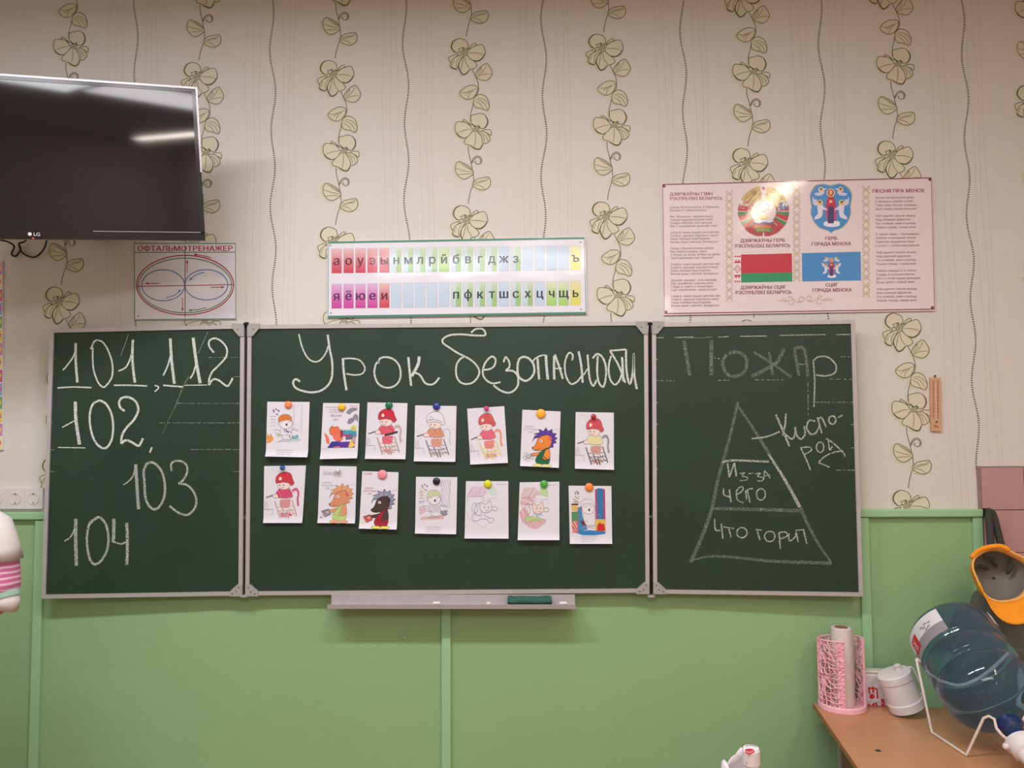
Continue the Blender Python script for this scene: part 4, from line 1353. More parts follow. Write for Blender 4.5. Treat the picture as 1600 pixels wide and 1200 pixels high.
sheet(F1, [(867, 606), (1163, 615), (1153, 1078), (846, 1070)], lambda p: (hedgehog(p, (150, 150, 172), (78, 58, 56), (176, 40, 60), (226, 214, 90), (206, 90, 80), (40, 32, 36), (40, 36, 46), over=True), p.text('СОНЯ', 0.05, 0.06, 0.045, (186, 50, 90), bold=True, width=0.22)), 'page with a dark brown hedgehog with grey spikes and red outfit', (1033, 633, 38, (240, 150, 166)), 'large pink magnet on the page with the dark hedgehog', 0.009)
sheet(F2, [(105, 652), (441, 655), (434, 1118), (99, 1112)], lambda p: boy(p, (214, 220, 180), (190, 196, 150), 2), 'page with a boy with pale green hair in pencil colours, under a black magnet', (273, 688, 30, (32, 32, 38)), 'black magnet in the bottom row')
sheet(F2, [(512, 688), (857, 688), (860, 1153), (502, 1152)], lambda p: running_cat(p, 1), 'barely coloured page with a running cat in pencil outline', (690, 710, 32, (224, 220, 40)), 'lime yellow magnet on the barely coloured cat page')
sheet(F2, [(950, 697), (1273, 692), (1273, 1163), (934, 1163)], lambda p: running_cat(p, 2), 'page with a running cat on pale red and green crayon', (1148, 710, 31, (84, 176, 70)), 'bright green magnet on the pale red and green page', 0.010)
sheet(F3, [(542, 694), (876, 697), (881, 1145), (551, 1145)], lambda p: boy(p, None, None, 3), 'page with strong blue and red colouring around a white boy, lowest at the right', (702, 705, 32, (255, 140, 66)), 'orange magnet on the blue page, rightmost in the bottom row', 0.007)


# ================================================================ POSTERS
def board_thing(name, label, cat, q, m, thick, frame=None, fcol=None, fw=3.0):
    pl = wallp(-thick)
    c = pl.pt(*lerp(q[2], q[3], 0.5))
    t = thing(name, label, cat, (c.x, 0, c.z))
    ob('board', slab(q, pl, 0.0, -thick + 0.001), m, t)
    return t, pl


# eye exercise chart
q = [(209, 379), (369.3, 379), (369.5, 499), (210, 500.5)]
t, pl = board_thing('eye_exercise_chart', 'white chart with red, green and blue ellipses and a red heading, below the television', 'chart', q, M['poster'], 0.006)
p = Print(lambda x, y, d: pl.pt(x / 4.0, 340 + y / 4.0, d), base=0.0003, step=0.00001)
GR, RD, BL = (88, 130, 100), (176, 50, 70), (88, 124, 176)
p.stroke([(840, 162), (1472, 162), (1474, 632), (843, 638)], 7, GR, closed=True)
p.stroke([(842, 218), (1472, 216)], 5, GR)
p.text('ОФТАЛЬМОТРЕНАЖЕР', 858, 209, 46, (186, 56, 76), bold=False, width=600) if ('О', False) in GL else p.text('ОФТАЛЬМОТРЕНАЖЕР', 858, 209, 46, (186, 56, 76), bold=True, width=598)
p.ell(1157, 422, 303, 186, RD, n=64, wd=7)
p.ell(1157, 424, 291, 171, GR, n=64, wd=6)
p.ell(1020, 423, 134, 97, BL, n=48, wd=6)
p.ell(1290, 420, 134, 95, BL, n=48, wd=6)
p.stroke([(850, 430), (1157, 425), (1462, 418)], 5, RD)
p.stroke([(1157, 175), (1157, 625)], 5, (130, 80, 90))


def arrow(pts, c, w_=5):
    p.stroke(pts, w_, c, sm=4 if len(pts) > 2 else 0)
    a, b = Vector((pts[-2][0], pts[-2][1], 0)), Vector((pts[-1][0], pts[-1][1], 0))
    d = (b - a).normalized()
    n_ = Vector((-d.y, d.x, 0))
    e_ = b + d * 6
    p.fill([(e_.x, e_.y), (b.x - d.x * 16 + n_.x * 8, b.y - d.y * 16 + n_.y * 8), (b.x - d.x * 16 - n_.x * 8, b.y - d.y * 16 - n_.y * 8)], c)


arrow([(1320, 252), (1270, 238), (1215, 230)], RD)
arrow([(995, 411), (912, 412)], RD)
arrow([(1318, 436), (1400, 435)], RD)
arrow([(1170, 345), (1170, 268)], RD, 4)
arrow([(1141, 502), (1141, 582)], RD, 4)
arrow([(1278, 342), (1225, 358), (1186, 390)], BL)
arrow([(1035, 502), (1090, 485), (1130, 452)], BL)
arrow([(1288, 562), (1240, 575), (1182, 580)], (60, 140, 90))
p.ell(862, 616, 5, 5, (90, 90, 90), n=8)
p.make('printed_figure', M['gloss_print'], t)

# alphabet strip
q = [(511.5, 377.5), (914.5, 370.5), (917, 490.5), (511, 496.5)]
t, pl = board_thing('alphabet_strip', 'long white letter chart with red, pink, green, blue and yellow cells in a green border', 'chart', q, M['poster'], 0.010)
p = Print(lambda x, y, d: pl.pt(x, y, d), base=0.0003, step=0.00001)
G2 = (66, 138, 114)
ins = 1.6
p.stroke([(q[0][0] + ins, q[0][1] + ins), (q[1][0] - ins, q[1][1] + ins), (q[2][0] - ins, q[2][1] - ins), (q[3][0] + ins, q[3][1] - ins)], 3.2, G2, closed=True)
p.make('green_border', M['gloss_print'], t)
ROWC = ['rrrrr' + 'ssss' + 'g' + 'ssss' + 'b' + 's' + 'bbbb' + 'y', 'mmmmr' + 'bbbbb' + 'ssss' + 'b' + 'ss' + 'b' + 'gg' + 'y']
TOPC = {'r': (232, 190, 190), 'm': (222, 180, 222), 's': (214, 226, 226), 'g': (214, 226, 196), 'b': (204, 220, 236), 'y': (228, 224, 176)}
BOTC = {'r': (208, 58, 84), 'm': (206, 60, 156), 's': (196, 214, 226), 'g': (166, 208, 106), 'b': (194, 212, 232), 'y': (226, 222, 92)}
for row in range(2):
    for i in range(21):
        k = ROWC[row][i]
        x0 = 518.3 + 18.66 * i
        x1 = x0 + 15.4
        yt = (388.9 if row == 0 else 444.0) - 5.0 * i / 20
        yb_ = yt + 37.9
        ym = yt + 22
        p = Print(lambda x, y, d: pl.pt(x, y, d), base=0.0003, step=0.00001)
        p.fill([(x0 - 0.3, yt - 0.3), (x1 + 0.3, yt - 0.3), (x1 + 0.3, yb_ + 0.3), (x0 - 0.3, yb_ + 0.3)], (150, 160, 170))
        cm = tuple(int(a * 0.35 + b * 0.65) for a, b in zip(TOPC[k], BOTC[k]))
        p._add([(x0, yt), (x1, yt), (x1, ym), (x0, ym), (x0, yb_), (x1, yb_)], [(0, 3, 2, 1), (3, 4, 5, 2)], None, [TOPC[k], TOPC[k], cm, cm, BOTC[k], BOTC[k]])
        if k == 's':
            xm = x0 + 7.6
            g1, g2 = (206, 224, 196), (160, 196, 130)
            p._add([(xm, yt), (x1, yt), (x1, ym), (xm, ym), (xm, yb_), (x1, yb_)], [(0, 3, 2, 1), (3, 4, 5, 2)], None, [g1, g1, g2, g2, g2, g2])
        ch = (ROW1, ROW2)[row][i]
        if ch != ' ':
            c = {'r': (96, 34, 50), 'm': (80, 30, 84)}.get(k, (40, 44, 66))
            p.text(ch, (x0 + x1) / 2, yt + 25.2, 19.5, c, bold=True, align='c')
        p.make('letter_cell', M['gloss_print'], t)
for sx, sy in ((516.4, 383.5), (516.8, 489), (906.8, 378.3), (907.6, 483.3)):
    ob('nail_head', lathe([(0.003, 0), (0.0026, 0.0012), (0.0006, 0.002)], 8, pl.pt(sx, sy, 0.0006), (0, -1, 0)), M['spike'], t)

# state symbols poster
q = [(1034.5, 287.5), (1456, 277), (1461, 485.5), (1037.5, 492.5)]
t, pl = board_thing('state_symbols_poster', 'pinkish white poster with two coats of arms, two flags and song texts, dark red border', 'poster', q, M['poster_pink'], 0.008)
p = Print(lambda x, y, d: pl.pt(x, y, d), base=0.0003, step=0.00001)
BD = (140, 44, 84)
p.stroke([(q[0][0] + 1, q[0][1] + 1), (q[1][0] - 1, q[1][1] + 1), (q[2][0] - 1, q[2][1] - 2.5), (q[3][0] + 1, q[3][1] - 2.5)], 1.8, BD, closed=True)
for x, y in ((1037.5, 291), (1453, 280.5), (1456.8, 480.5), (1040.5, 487.5)): p.fill([(x - 2.2, y - 2), (x + 2.2, y - 2), (x + 2.2, y + 2), (x - 2.2, y + 2)], (110, 50, 66))
p.make('border_print', M['gloss_print'], t)
ZA = lambda x, y: (1030 + x / 5.218, 270 + y / 5.218)
ZB = lambda x, y: (1240 + x / 5.217, 270 + y / 5.217)
p = Print(lambda x, y, d: pl.pt(x, y, d), base=0.0003, step=0.00001)
HC = (150, 44, 92)
SL = -0.012
p.text('ДЗЯРЖАЎНЫ ГІМН', *ZA(85, 187), 6.6, HC, bold=True, width=67.5, slope=SL)
p.text('РЭСПУБЛІКІ БЕЛАРУСЬ', *ZA(87, 224), 6.6, HC, bold=True, width=82, slope=SL)
TXC = (112, 74, 92)
p.text('Словы М.Клімковіча, У.Карызны', *ZA(87, 290), 4.6, TXC, bold=True, width=77, slope=SL)
p.text('Музыка Н.Сакалоўскага', *ZA(87, 315), 4.6, TXC, bold=True, width=57, slope=SL)
y = 366
for i, s in enumerate(HYMN):
    if s: p.text(s, *ZA(88 + i * 0.3, y), 4.7, TXC, bold=True, width=len(s) * 2.42, slope=SL)
    y += 25.9 if s else 26.2
p.text('ПЕСНЯ ПРА МІНСК', *ZB(640, 163), 7.4, HC, bold=True, width=82, slope=SL)
y = 211
for i, s in enumerate(SONG):
    if s: p.text(s, *ZB(665 + i * 0.4, y), 4.4, TXC, bold=True, width=min(76, len(s) * 2.75), slope=SL)
    y += 31 if s else 25
for s, f_, x, y, w_ in (('ДЗЯРЖАЎНЫ ГЕРБ', ZA, 660, 567, 70), ('РЭСПУБЛІКІ БЕЛАРУСЬ', ZA, 616, 611, 87), ('ДЗЯРЖАЎНЫ СЦЯГ', ZA, 662, 949, 72), ('РЭСПУБЛІКІ БЕЛАРУСЬ', ZA, 620, 991, 88),
                        ('ГЕРБ', ZB, 256, 548, 19), ('ГОРАДА МІНСКА', ZB, 144, 594, 62), ('СЦЯГ', ZB, 258, 927, 20), ('ГОРАДА МІНСКА', ZB, 150, 971, 62)):
    p.text(s, *f_(x, y), 7.2, (136, 66, 84), bold=True, width=w_, slope=SL)
p.make('song_lettering', M['gloss_print'], t)
# ornament columns
for f_, xa, xb, ya, yb2 in ((ZA, 543, 600, 140, 1088), (ZA, 1092, 1150, 112, 930), (ZB, 560, 620, 106, 1062)):
    p = Print(lambda x, y, d: pl.pt(x, y, d), base=0.0003, step=0.000005)
    y = ya
    k = 0
    while y + 60 < yb2:
        m_ = (xa + xb) / 2
        OC = (200, 182, 160)
        for a, b in (((xa, y), (m_, y + 30)), ((xb, y), (m_, y + 30)), ((m_, y + 30), (xa, y + 62)), ((m_, y + 30), (xb, y + 62)), ((xa, y + 22), (xa + 16, y + 38)), ((xb, y + 22), (xb - 16, y + 38))):
            p.stroke([f_(*a), f_(*b)], 1.6, OC)
        p.ell(*f_(m_, y + 30), 1.2, 1.6, OC, n=6)
        y += 62 + (10 if k % 3 == 2 else 0)
        k += 1
    p.make('ornament_band', M['gloss_print'], t)
# flags
p = Print(lambda x, y, d: pl.pt(x, y, d), base=0.0003, step=0.00001)
p.fill([ZA(666, 667), ZA(1081, 657), ZA(1084, 812), ZA(667, 820)], (196, 42, 66))
p.fill([ZA(667, 820), ZA(1084, 812), ZA(1085, 886), ZA(668, 895)], (34, 146, 100))
p.fill([ZA(608, 668), ZA(666, 667), ZA(668, 895), ZA(612, 896)], (238, 226, 230))
for yy in (682, 886):
    for xx in (620, 638, 655): p.fill([ZA(xx - 9, yy), ZA(xx, yy - 9), ZA(xx + 9, yy), ZA(xx, yy + 9)], (190, 40, 80))
for yy, s_ in ((722, 1), (846, -1)):
    for xx in (626, 650):
        p.stroke([ZA(xx - 12, yy + 14 * s_), ZA(xx, yy - 14 * s_), ZA(xx + 12, yy + 14 * s_)], 1.8, (190, 40, 80))
        p.fill([ZA(xx - 6, yy + 8 * s_), ZA(xx, yy - 4 * s_), ZA(xx + 6, yy + 8 * s_), ZA(xx, yy + 18 * s_)], (190, 40, 80))
for r_ in (12, 22, 30): p.stroke([ZA(638 - r_, 784), ZA(638, 784 - r_ * 1.2), ZA(638 + r_, 784), ZA(638, 784 + r_ * 1.2)], 0.8, (190, 60, 96), closed=True)
p.make('red_green_flag_print', M['gloss_print'], t)


def saint(p, f_, cx, cy, s, small=False):
    G = lambda L: [f_(cx + x * s, cy + y * s) for x, y in L]
    E = lambda x, y, rx, ry, c, rot=0: p.ell(*f_(cx + x * s, cy + y * s), rx * s / 5.217, ry * s / 5.217, c, n=14, rot=rot)
    cloud = (232, 230, 244)
    E(8, 150, 68, 20, cloud); E(-30, 140, 30, 16, cloud); E(40, 136, 34, 16, cloud)
    p.fill(G([(-20, -75), (20, -75), (40, -30), (46, 60), (40, 120), (-30, 120), (-42, 60), (-38, -30)]), (190, 36, 70), sm=2)
    p.fill(G([(-18, 0), (20, 0), (26, 80), (24, 140), (-24, 140), (-24, 80)]), (50, 50, 110))
    p.fill(G([(-40, 20), (-28, 20), (-26, 110), (-36, 110)]), (200, 70, 150))
    p.fill(G([(30, 20), (42, 20), (40, 110), (28, 110)]), (200, 70, 150))
    E(0, -110, 34, 34, (240, 214, 120)); E(0, -110, 26, 28, (190, 44, 60)); E(0, -112, 14, 19, (232, 180, 150)); E(0, -38, 14, 12, (236, 190, 160))
    for sx in (-1, 1):
        p.fill(G([(sx * 92, -20), (sx * 62, 0), (sx * 66, 40), (sx * 76, 90), (sx * 132, 108), (sx * 124, 80), (sx * 104, 60), (sx * 110, 10)]), (226, 222, 240), sm=2)
        p.fill(G([(sx * 108, 0), (sx * 146, -20), (sx * 146, -80), (sx * 132, -50), (sx * 118, -60), (sx * 110, -30)]), (214, 206, 236), sm=2)
        p.fill(G([(sx * 72, 0), (sx * 32, 22), (sx * 34, 34), (sx * 74, 24)]), (226, 222, 240))
        E(sx * 88, -28, 24, 24, (240, 214, 120)); E(sx * 87, -25, 13, 15, (222, 170, 140)); E(sx * 90, -36, 14, 9, (120, 80, 50))
        p.fill(G([(sx * 50, -120), (sx * 92, -112), (sx * 132, -104), (sx * 120, -86), (sx * 70, -90)]), (214, 206, 240), sm=2)
        p.fill(G([(sx * 30, -146), (sx * 70, -140), (sx * 60, -124)]), (226, 222, 240))
        E(sx * 80, -134, 22, 22, (240, 220, 150)); E(sx * 80, -132, 12, 13, (216, 170, 150)); E(sx * 80, -140, 12, 8, (110, 80, 60))


p = Print(lambda x, y, d: pl.pt(x, y, d), base=0.0003, step=0.00001)
sh = [(175, 100), (240, 88), (305, 100), (375, 85), (440, 110), (475, 160), (478, 200), (465, 280), (470, 330), (440, 410), (380, 460), (330, 475), (305, 495), (280, 475), (215, 455), (165, 405), (135, 330), (142, 280), (130, 200), (135, 160)]
cxs, cys = 305, 285
p.fill([ZB(*q_) for q_ in sh], (188, 180, 150), sm=2)
p.fill([ZB(cxs + (x - cxs) * 0.955, cys + (y - cys) * 0.965) for x, y in sh], (58, 142, 212), sm=2)
saint(p, ZB, 303, 272, 1.0)
p.make('blue_coat_of_arms_print', M['gloss_print'], t)
p = Print(lambda x, y, d: pl.pt(x, y, d), base=0.0003, step=0.00001)
p.fill([ZB(67, 655), ZB(546, 643), ZB(551, 878), ZB(70, 886)], (56, 138, 204))
saint(p, ZB, 308, 768, 0.52)
p.make('blue_flag_print', M['gloss_print'], t)
# green and red state emblem
p = Print(lambda x, y, d: pl.pt(x, y, d), base=0.0003, step=0.00001)
ecx, ecy, er = 850, 312, 210


def arcpts(r0, r1, a0, a1, n=14):
    A = [math.radians(a0 + (a1 - a0) * i / n) for i in range(n + 1)]
    return [ZA(ecx + r0 * math.sin(a), ecy - r0 * math.cos(a)) for a in A] + [ZA(ecx + r1 * math.sin(a), ecy - r1 * math.cos(a)) for a in A[::-1]]


for sg in (-1, 1):
    p.fill(arcpts(205, 96, sg * 8, sg * 75), (206, 178, 116))
    for k in range(30):
        a = math.radians(sg * random.uniform(12, 72))
        r_ = random.uniform(110, 190)
        c_ = (ecx + r_ * math.sin(a), ecy - r_ * math.cos(a))
        dx, dy = math.cos(a) * sg, math.sin(a) * sg
        p.stroke([ZA(c_[0] - dx * 22, c_[1] - dy * 22 - 6), ZA(c_[0] + dx * 12, c_[1] + dy * 12 + 6)], 1.2, random.choice([(170, 140, 80), (224, 200, 150), (150, 120, 70)]))
    p.fill(arcpts(208, 104, sg * 76, sg * 156), (186, 40, 66))
    for a0 in (92, 116, 138): p.fill(arcpts(209, 104, sg * a0, sg * (a0 + 9), 4), (52, 130, 84))
    for a0 in (90, 114, 136): p.fill(arcpts(209, 104, sg * a0, sg * (a0 + 1.8), 2), (226, 210, 200))
    fc_ = (120, 150, 204) if sg > 0 else (216, 120, 140)
    for k in range(22):
        a = math.radians(sg * random.uniform(62, 84))
        r_ = random.uniform(100, 200)
        p.ell(*ZA(ecx + r_ * math.sin(a), ecy - r_ * math.cos(a)), 2.0, 2.0, random.choice([fc_, (226, 226, 240), (70, 90, 120) if sg > 0 else (190, 90, 110)]), n=7)
p.fill([ZA(x, y) for x, y in ((768, 400), (850, 372), (935, 400), (930, 450), (770, 450))], (104, 84, 150))
p.fill([ZA(x, y) for x, y in ((770, 402), (800, 372), (850, 384), (900, 368), (935, 395), (900, 408), (850, 400), (810, 412))], (214, 220, 236))
p.fill([ZA(x, y) for x, y in ((810, 372), (830, 350), (850, 344), (872, 350), (895, 370), (850, 380))], (236, 214, 130), sm=2)
p.fill([ZA(x, y) for x, y in ((700, 460), (770, 415), (850, 424), (930, 415), (1000, 450), (960, 490), (900, 515), (860, 515), (850, 475), (840, 515), (790, 515), (735, 490))], (176, 40, 62))
p.fill([ZA(x, y) for x, y in ((770, 462), (800, 452), (850, 448), (905, 452), (930, 462), (905, 486), (850, 478), (795, 486))], (48, 128, 84))
p.text('РЭСПУБЛІКА', *ZA(778, 452), 5.2, (236, 190, 70), bold=True, width=26)
p.text('БЕЛАРУСЬ', *ZA(792, 476), 5.0, (236, 200, 90), bold=True, width=21)
mp_ = [(790, 325), (800, 300), (788, 285), (812, 262), (820, 238), (845, 222), (868, 232), (872, 255), (900, 268), (888, 285), (895, 300), (868, 302), (860, 318), (830, 314)]
p.stroke([ZA(x, y) for x, y in mp_], 0.7, (70, 120, 80), closed=True)
stp = []
for k in range(10):
    a = PI * k / 5
    r_ = 20 if k % 2 == 0 else 8
    stp.append(ZA(850 + r_ * math.sin(a), 128 - r_ * math.cos(a)))
p.fill(stp, (190, 50, 80))
p.make('state_emblem_print', M['gloss_print'], t)
p = Print(lambda x, y, d: pl.pt(x, y, d), base=0.0003, step=0.00001)
OC = (186, 166, 132)
for sg in (-1, 1):
    X = lambda x, y: (1258 + sg * x / 5.2, 468 - (0 if sg < 0 else 1.2) + y / 5.2)
    for s_ in ([(20, 20), (8, -4), (30, -22), (52, -6), (44, 16), (28, 10)], [(20, 20), (60, 22), (100, 0), (150, 14), (225, 8)], [(100, 0), (115, -24), (135, -20), (130, -6)], [(100, 14), (90, 34), (120, 42), (135, 26)], [(150, 12), (170, -4), (195, -2)]):
        p.stroke([X(*a) for a in s_], 1.1, OC, sm=5)
p.make('scroll_print', M['gloss_print'], t)

# edge of the colourful board at the far left
q = [(-150, 408), (3.5, 408), (4.5, 703), (-150, 706)]
t, pl = board_thing('class_board', 'colourful display board with pink, yellow and green edge at the far left', 'board', q, M['poster'], 0.008)
p = Print(lambda x, y, d: pl.pt(x, y, d), base=0.0003, step=0.00001)
cl = [(208, 130, 176), (226, 210, 90), (120, 170, 110), (150, 170, 210), (214, 90, 140), (232, 222, 160)]
for i in range(14):
    y0 = 410 + i * 21
    p.fill([(-16 - 4 * (i % 3), y0), (3 + 0.07 * i, y0), (3 + 0.07 * i, y0 + 19), (-16, y0 + 20)], cl[(i * 5) % 6])
    p.ell(-2, y0 + 9, 4, 5, cl[(i * 3 + 1) % 6], n=9)
p.make('coloured_edge', M['gloss_print'], t)

# thermometer
tpl = wallp(-0.010)
q = [(1453.5, 590), (1469.5, 590.5), (1471.5, 674), (1455, 673.5)]
c = tpl.pt(1462, 674)
t = thing('wall_thermometer', 'small orange-brown wooden thermometer hanging right of the chalkboard', 'thermometer', (c.x, 0, c.z))
ob('backplate', slab(q, tpl, 0, -0.009), M['thermo_wood'], t)
ob('glass_tube', tube([tpl.pt(1461.5, 600, 0.002), tpl.pt(1462.8, 657, 0.002)], 0.0014, 8), M['white_plastic'], t)
ob('bulb', lathe([(0.0008, -0.003), (0.003, -0.0018), (0.0036, 0), (0.003, 0.0018), (0.0008, 0.003)], 10, tpl.pt(1463, 659, 0.002), (0, 0, 1)), M['brown_panel'], t)
p = Print(lambda x, y, d: tpl.pt(x, y, d), base=0.0003, step=0.00001)
for i in range(20):
    y = 596 + i * 3.0
    p.stroke([(1457.2, y), (1459.6, y)], 0.9 if i % 2 else 1.3, (120, 60, 44))
    p.stroke([(1464.2, y), (1466.6, y)], 0.9 if i % 2 else 1.3, (120, 60, 44))
p.stroke([(1459, 667), (1462, 665), (1466, 668)], 1.4, (120, 60, 44))
p.make('scale_marks', M['ink'], t)
ob('hanging_loop', tube([WALL.pt(1458, 590, 0.006), WALL.pt(1459.5, 587, 0.008), WALL.pt(1461, 590, 0.006)], 0.0012, 6), M['black'], t)
tag(ob('wall_nail', lathe([(0.0015, 0), (0.0015, 0.008), (0.003, 0.008), (0.003, 0.0095)], 8, WALL.pt(1459.5, 587.5), (0, -1, 0)), M['black'], org=WALL.pt(1459.5, 587.5)), 'black nail that the wooden thermometer hangs on', 'nail')
c = Vector((WALL.pt(633, 994).x, -0.006, WALL.pt(633, 994).z))
tag(ob('wall_nail', lathe([(0.003, 0), (0.003, 0.009), (0.0065, 0.010), (0.006, 0.012), (0.002, 0.0132)], 10, c, (0, -1, -0.1)), M['green_trim'], org=c), 'green-painted nail sticking out of the lower wall panel', 'nail')

# sockets
sk = thing('socket_strip', 'white triple power socket plate on the wall left of the chalkboard', 'socket', (WALL.pt(30, 794).x, 0, WALL.pt(30, 794).z))
s0 = WALL.pt(70, 762)
s1 = WALL.pt(70, 795)
hh = s0.z - s1.z
zc_ = (s0.z + s1.z) / 2
for i in range(3):
    cx = s0.x - 0.0355 - 0.071 * i
    pf = ob('socket_plate', bevbox((cx, -0.006, zc_), (0.0708, 0.011, hh), 0.0015), M['white_plastic'], sk)
    c = (cx, -0.0118, zc_)
    V, F = lathe([(0.0225, 0.0), (0.0225, 0.002), (0.0195, 0.002), (0.0185, -0.004), (0.0005, -0.0045)], 28, c, (0, -1, 0))
    ob('socket_well', (V, F), M['white_plastic'], pf, smooth=False)
    for dx, dz in ((-0.0095, 0), (0.0095, 0)):
        ob('pin_hole', lathe([(0.0028, 0.0), (0.0026, 0.0005)], 10, (cx + dx, -0.0118 + 0.0042, zc_ + dz), (0, -1, 0)), M['dark'], pf)
    for dz in (0.0165, -0.0165):
        ob('earth_clip', box((cx, -0.0125, zc_ + dz), (0.005, 0.003, 0.004)), M['spike'], pf)

# ================================================================ TELEVISION
TW_, TH_ = 0.92, 0.52
TVB = Vector((-1.15015, -0.29899, 2.31492))      # lower right corner of the front face
axx = Vector((0.925811, 0.371555, 0.069436)).normalized()
axn = Vector((0.377638, -0.917109, -0.127675)).normalized()
axz = axx.cross(axn) * -1
if axz.z < 0: axz = -axz
TVM = lambda u, v, n_: TVB - axx * ((1 - u) * TW_) + axz * (v * TH_) + axn * n_
tv = thing('television', 'large black flat television on a wall arm, swung to the right, upper left', 'television', (TVB.x - 0.5, 0, TVB.z))


def tvbox(u0, u1, v0, v1, n0, n1):
    f = [TVM(u0, v0, n1), TVM(u1, v0, n1), TVM(u1, v1, n1), TVM(u0, v1, n1)]
    return extr(f, -axn * (n1 - n0))


bt, bs, bb = 0.030, 0.017, 0.040
ob('housing', tvbox(0.004, 0.996, 0.006, 0.994, -0.040, -0.004), M['dark'], tv)
ob('rear_bulge', tvbox(0.18, 0.82, 0.10, 0.72, -0.065, -0.040), M['dark'], tv)
bz = ob('bezel', join(tvbox(0, 1, 1 - bt, 1, -0.02, 0.002), tvbox(0, 1, 0, bb + 0.018, -0.02, 0.002), tvbox(0, bs, bb, 1 - bt, -0.02, 0.002), tvbox(1 - bs, 1, bb, 1 - bt, -0.02, 0.002)), M['tv_bezel'], tv)
ob('screen', tvbox(bs, 1 - bs, bb + 0.018, 1 - bt, -0.01, 0.000), M['screen'], tv)
ob('bezel_edge', join(tvbox(-0.002, 1.002, 0.990, 1.003, -0.016, 0.004), tvbox(0.996, 1.0025, 0.45, 0.99, -0.016, 0.004)), M['tv_edge'], tv, label='bright silver edge strip')
ob('lower_edge_strip', tvbox(0.62, 0.985, 0.052, 0.056, 0.0, 0.0035), M['tv_edge'], tv)
sb = ob('logo_plate', tvbox(0.38, 0.47, 0.012, 0.050, 0.0, 0.004), M['tv_bezel'], tv)
gp, gf, ga = GL[('L', True)]
V, F = [], []
cx = 0.0
for ch in 'LG':
    gv, gf, ga = GL[(ch, True)]
    k = len(V)
    for x, y in gv: V.append(TVM(0.430 + (cx + x) * 0.018, 0.022 + y * 0.028, 0.0045))
    F += [tuple(i + k for i in f) for f in gf]
    cx += ga
k = len(V)
ob('maker_lettering', (V, F), M['white_plastic'], sb)
ob('logo_disc', lathe([(0.0058, 0), (0.005, 0.0008)], 14, TVM(0.419, 0.032, 0.004), axn), M['white_plastic'], sb)
m = bpy.data.materials.new('standby_led')
m.use_nodes = True
m.node_tree.nodes['Principled BSDF'].inputs['Base Color'].default_value = (0.6, 0.01, 0.03, 1)
m.node_tree.nodes['Principled BSDF'].inputs['Emission Color'].default_value = (1, 0.02, 0.08, 1)
m.node_tree.nodes['Principled BSDF'].inputs['Emission Strength'].default_value = 1.2
ob('standby_light', lathe([(0.003, 0), (0.0022, 0.0012)], 8, TVM(0.428, 0.008, 0.002), axn), m, sb)
mid = TVM(0.5, 0.45, -0.065)
ob('wall_arm', tube([(mid.x - 0.05, -0.02, mid.z), (mid.x - 0.25, (mid.y) * 0.45, mid.z), mid], 0.018, 10), M['dark'], tv)
ob('wall_bracket', bevbox((mid.x - 0.05, -0.012, mid.z), (0.12, 0.024, 0.26), 0.003), M['dark'], tv)
cbl = lambda L: [at(x, y, yy) for x, y, yy in L]
o = ob('power_cable', join(tube(cbl([(-60, 360, -0.3), (-20, 372, -0.1), (10, 377, -0.05), (22, 385, -0.02), (18, 397, -0.01), (25, 400, -0.01), (32, 390, -0.015), (30, 380, -0.02), (40, 376, -0.04), (60, 350, -0.08)]), 0.0035, 6, 5),
                           tube(cbl([(30, 385, -0.02), (36, 396, -0.012), (52, 402, -0.01), (64, 395, -0.015), (72, 380, -0.03), (75, 350, -0.06)]), 0.0032, 6, 5)), M['black'])
tag(o, 'tangled black cable hanging on the wall under the television', 'cable')
ORG[o.name] = Vector((0, 0, 0))

# ================================================================ RIGHT CORNER: desk and things on it
DZ = 0.665
k0 = at_z(1270, 1098, DZ)
k1 = at_z(1340, 1200, DZ)
ev = (k1 - k0).normalized()          # along the left edge, towards the room
rv = Vector((-ev.y, ev.x, 0))        # along the back edge, to the right
if rv.x < 0: rv = -rv
DW, DD = 1.2, 0.75
desk = thing('school_desk', 'school desk with light brown wood top and grey legs in the lower right corner', 'desk', k0 + rv * DW / 2 + ev * DD / 2 - Vector((0, 0, DZ)))


def dpt(a, b, z): return Vector((k0.x, k0.y, 0)) + rv * a + ev * b + Vector((0, 0, z))


def dbox(a0, a1, b0, b1, z0, z1):
    return extr([dpt(a0, b0, z1), dpt(a0, b1, z1), dpt(a1, b1, z1), dpt(a1, b0, z1)], Vector((0, 0, z0 - z1)))


ob('tabletop', dbox(0.0015, DW - 0.0015, 0.0015, DD - 0.0015, DZ - 0.016, DZ), M['wood'], desk)
ob('edge_band', join(dbox(0, 0.0015, 0, DD, DZ - 0.017, DZ - 0.0003), dbox(0, DW, DD - 0.0015, DD, DZ - 0.017, DZ - 0.0003), dbox(DW - 0.0015, DW, 0, DD, DZ - 0.017, DZ - 0.0003), dbox(0, DW, 0, 0.0015, DZ - 0.017, DZ - 0.0003)), M['wood_edge'], desk)
for a in (0.065, DW - 0.13):
    for b in (0.06, DD - 0.09): ob('leg', dbox(a, a + 0.028, b, b + 0.028, 0, DZ - 0.016), M['leg_grey'], desk)
ob('side_panel', dbox(0.045, 0.062, 0.20, DD - 0.12, 0.25, DZ - 0.016), M['brown_panel'], desk)
ob('front_panel', dbox(0.13, DW - 0.13, 0.08, 0.096, 0.28, DZ - 0.016), M['brown_panel'], desk)
ob('cable_hole_plug', lathe([(0.009, 0), (0.008, 0.001)], 14, at_z(1372, 1173, DZ), (0, 0, 1)), M['dark'], desk)
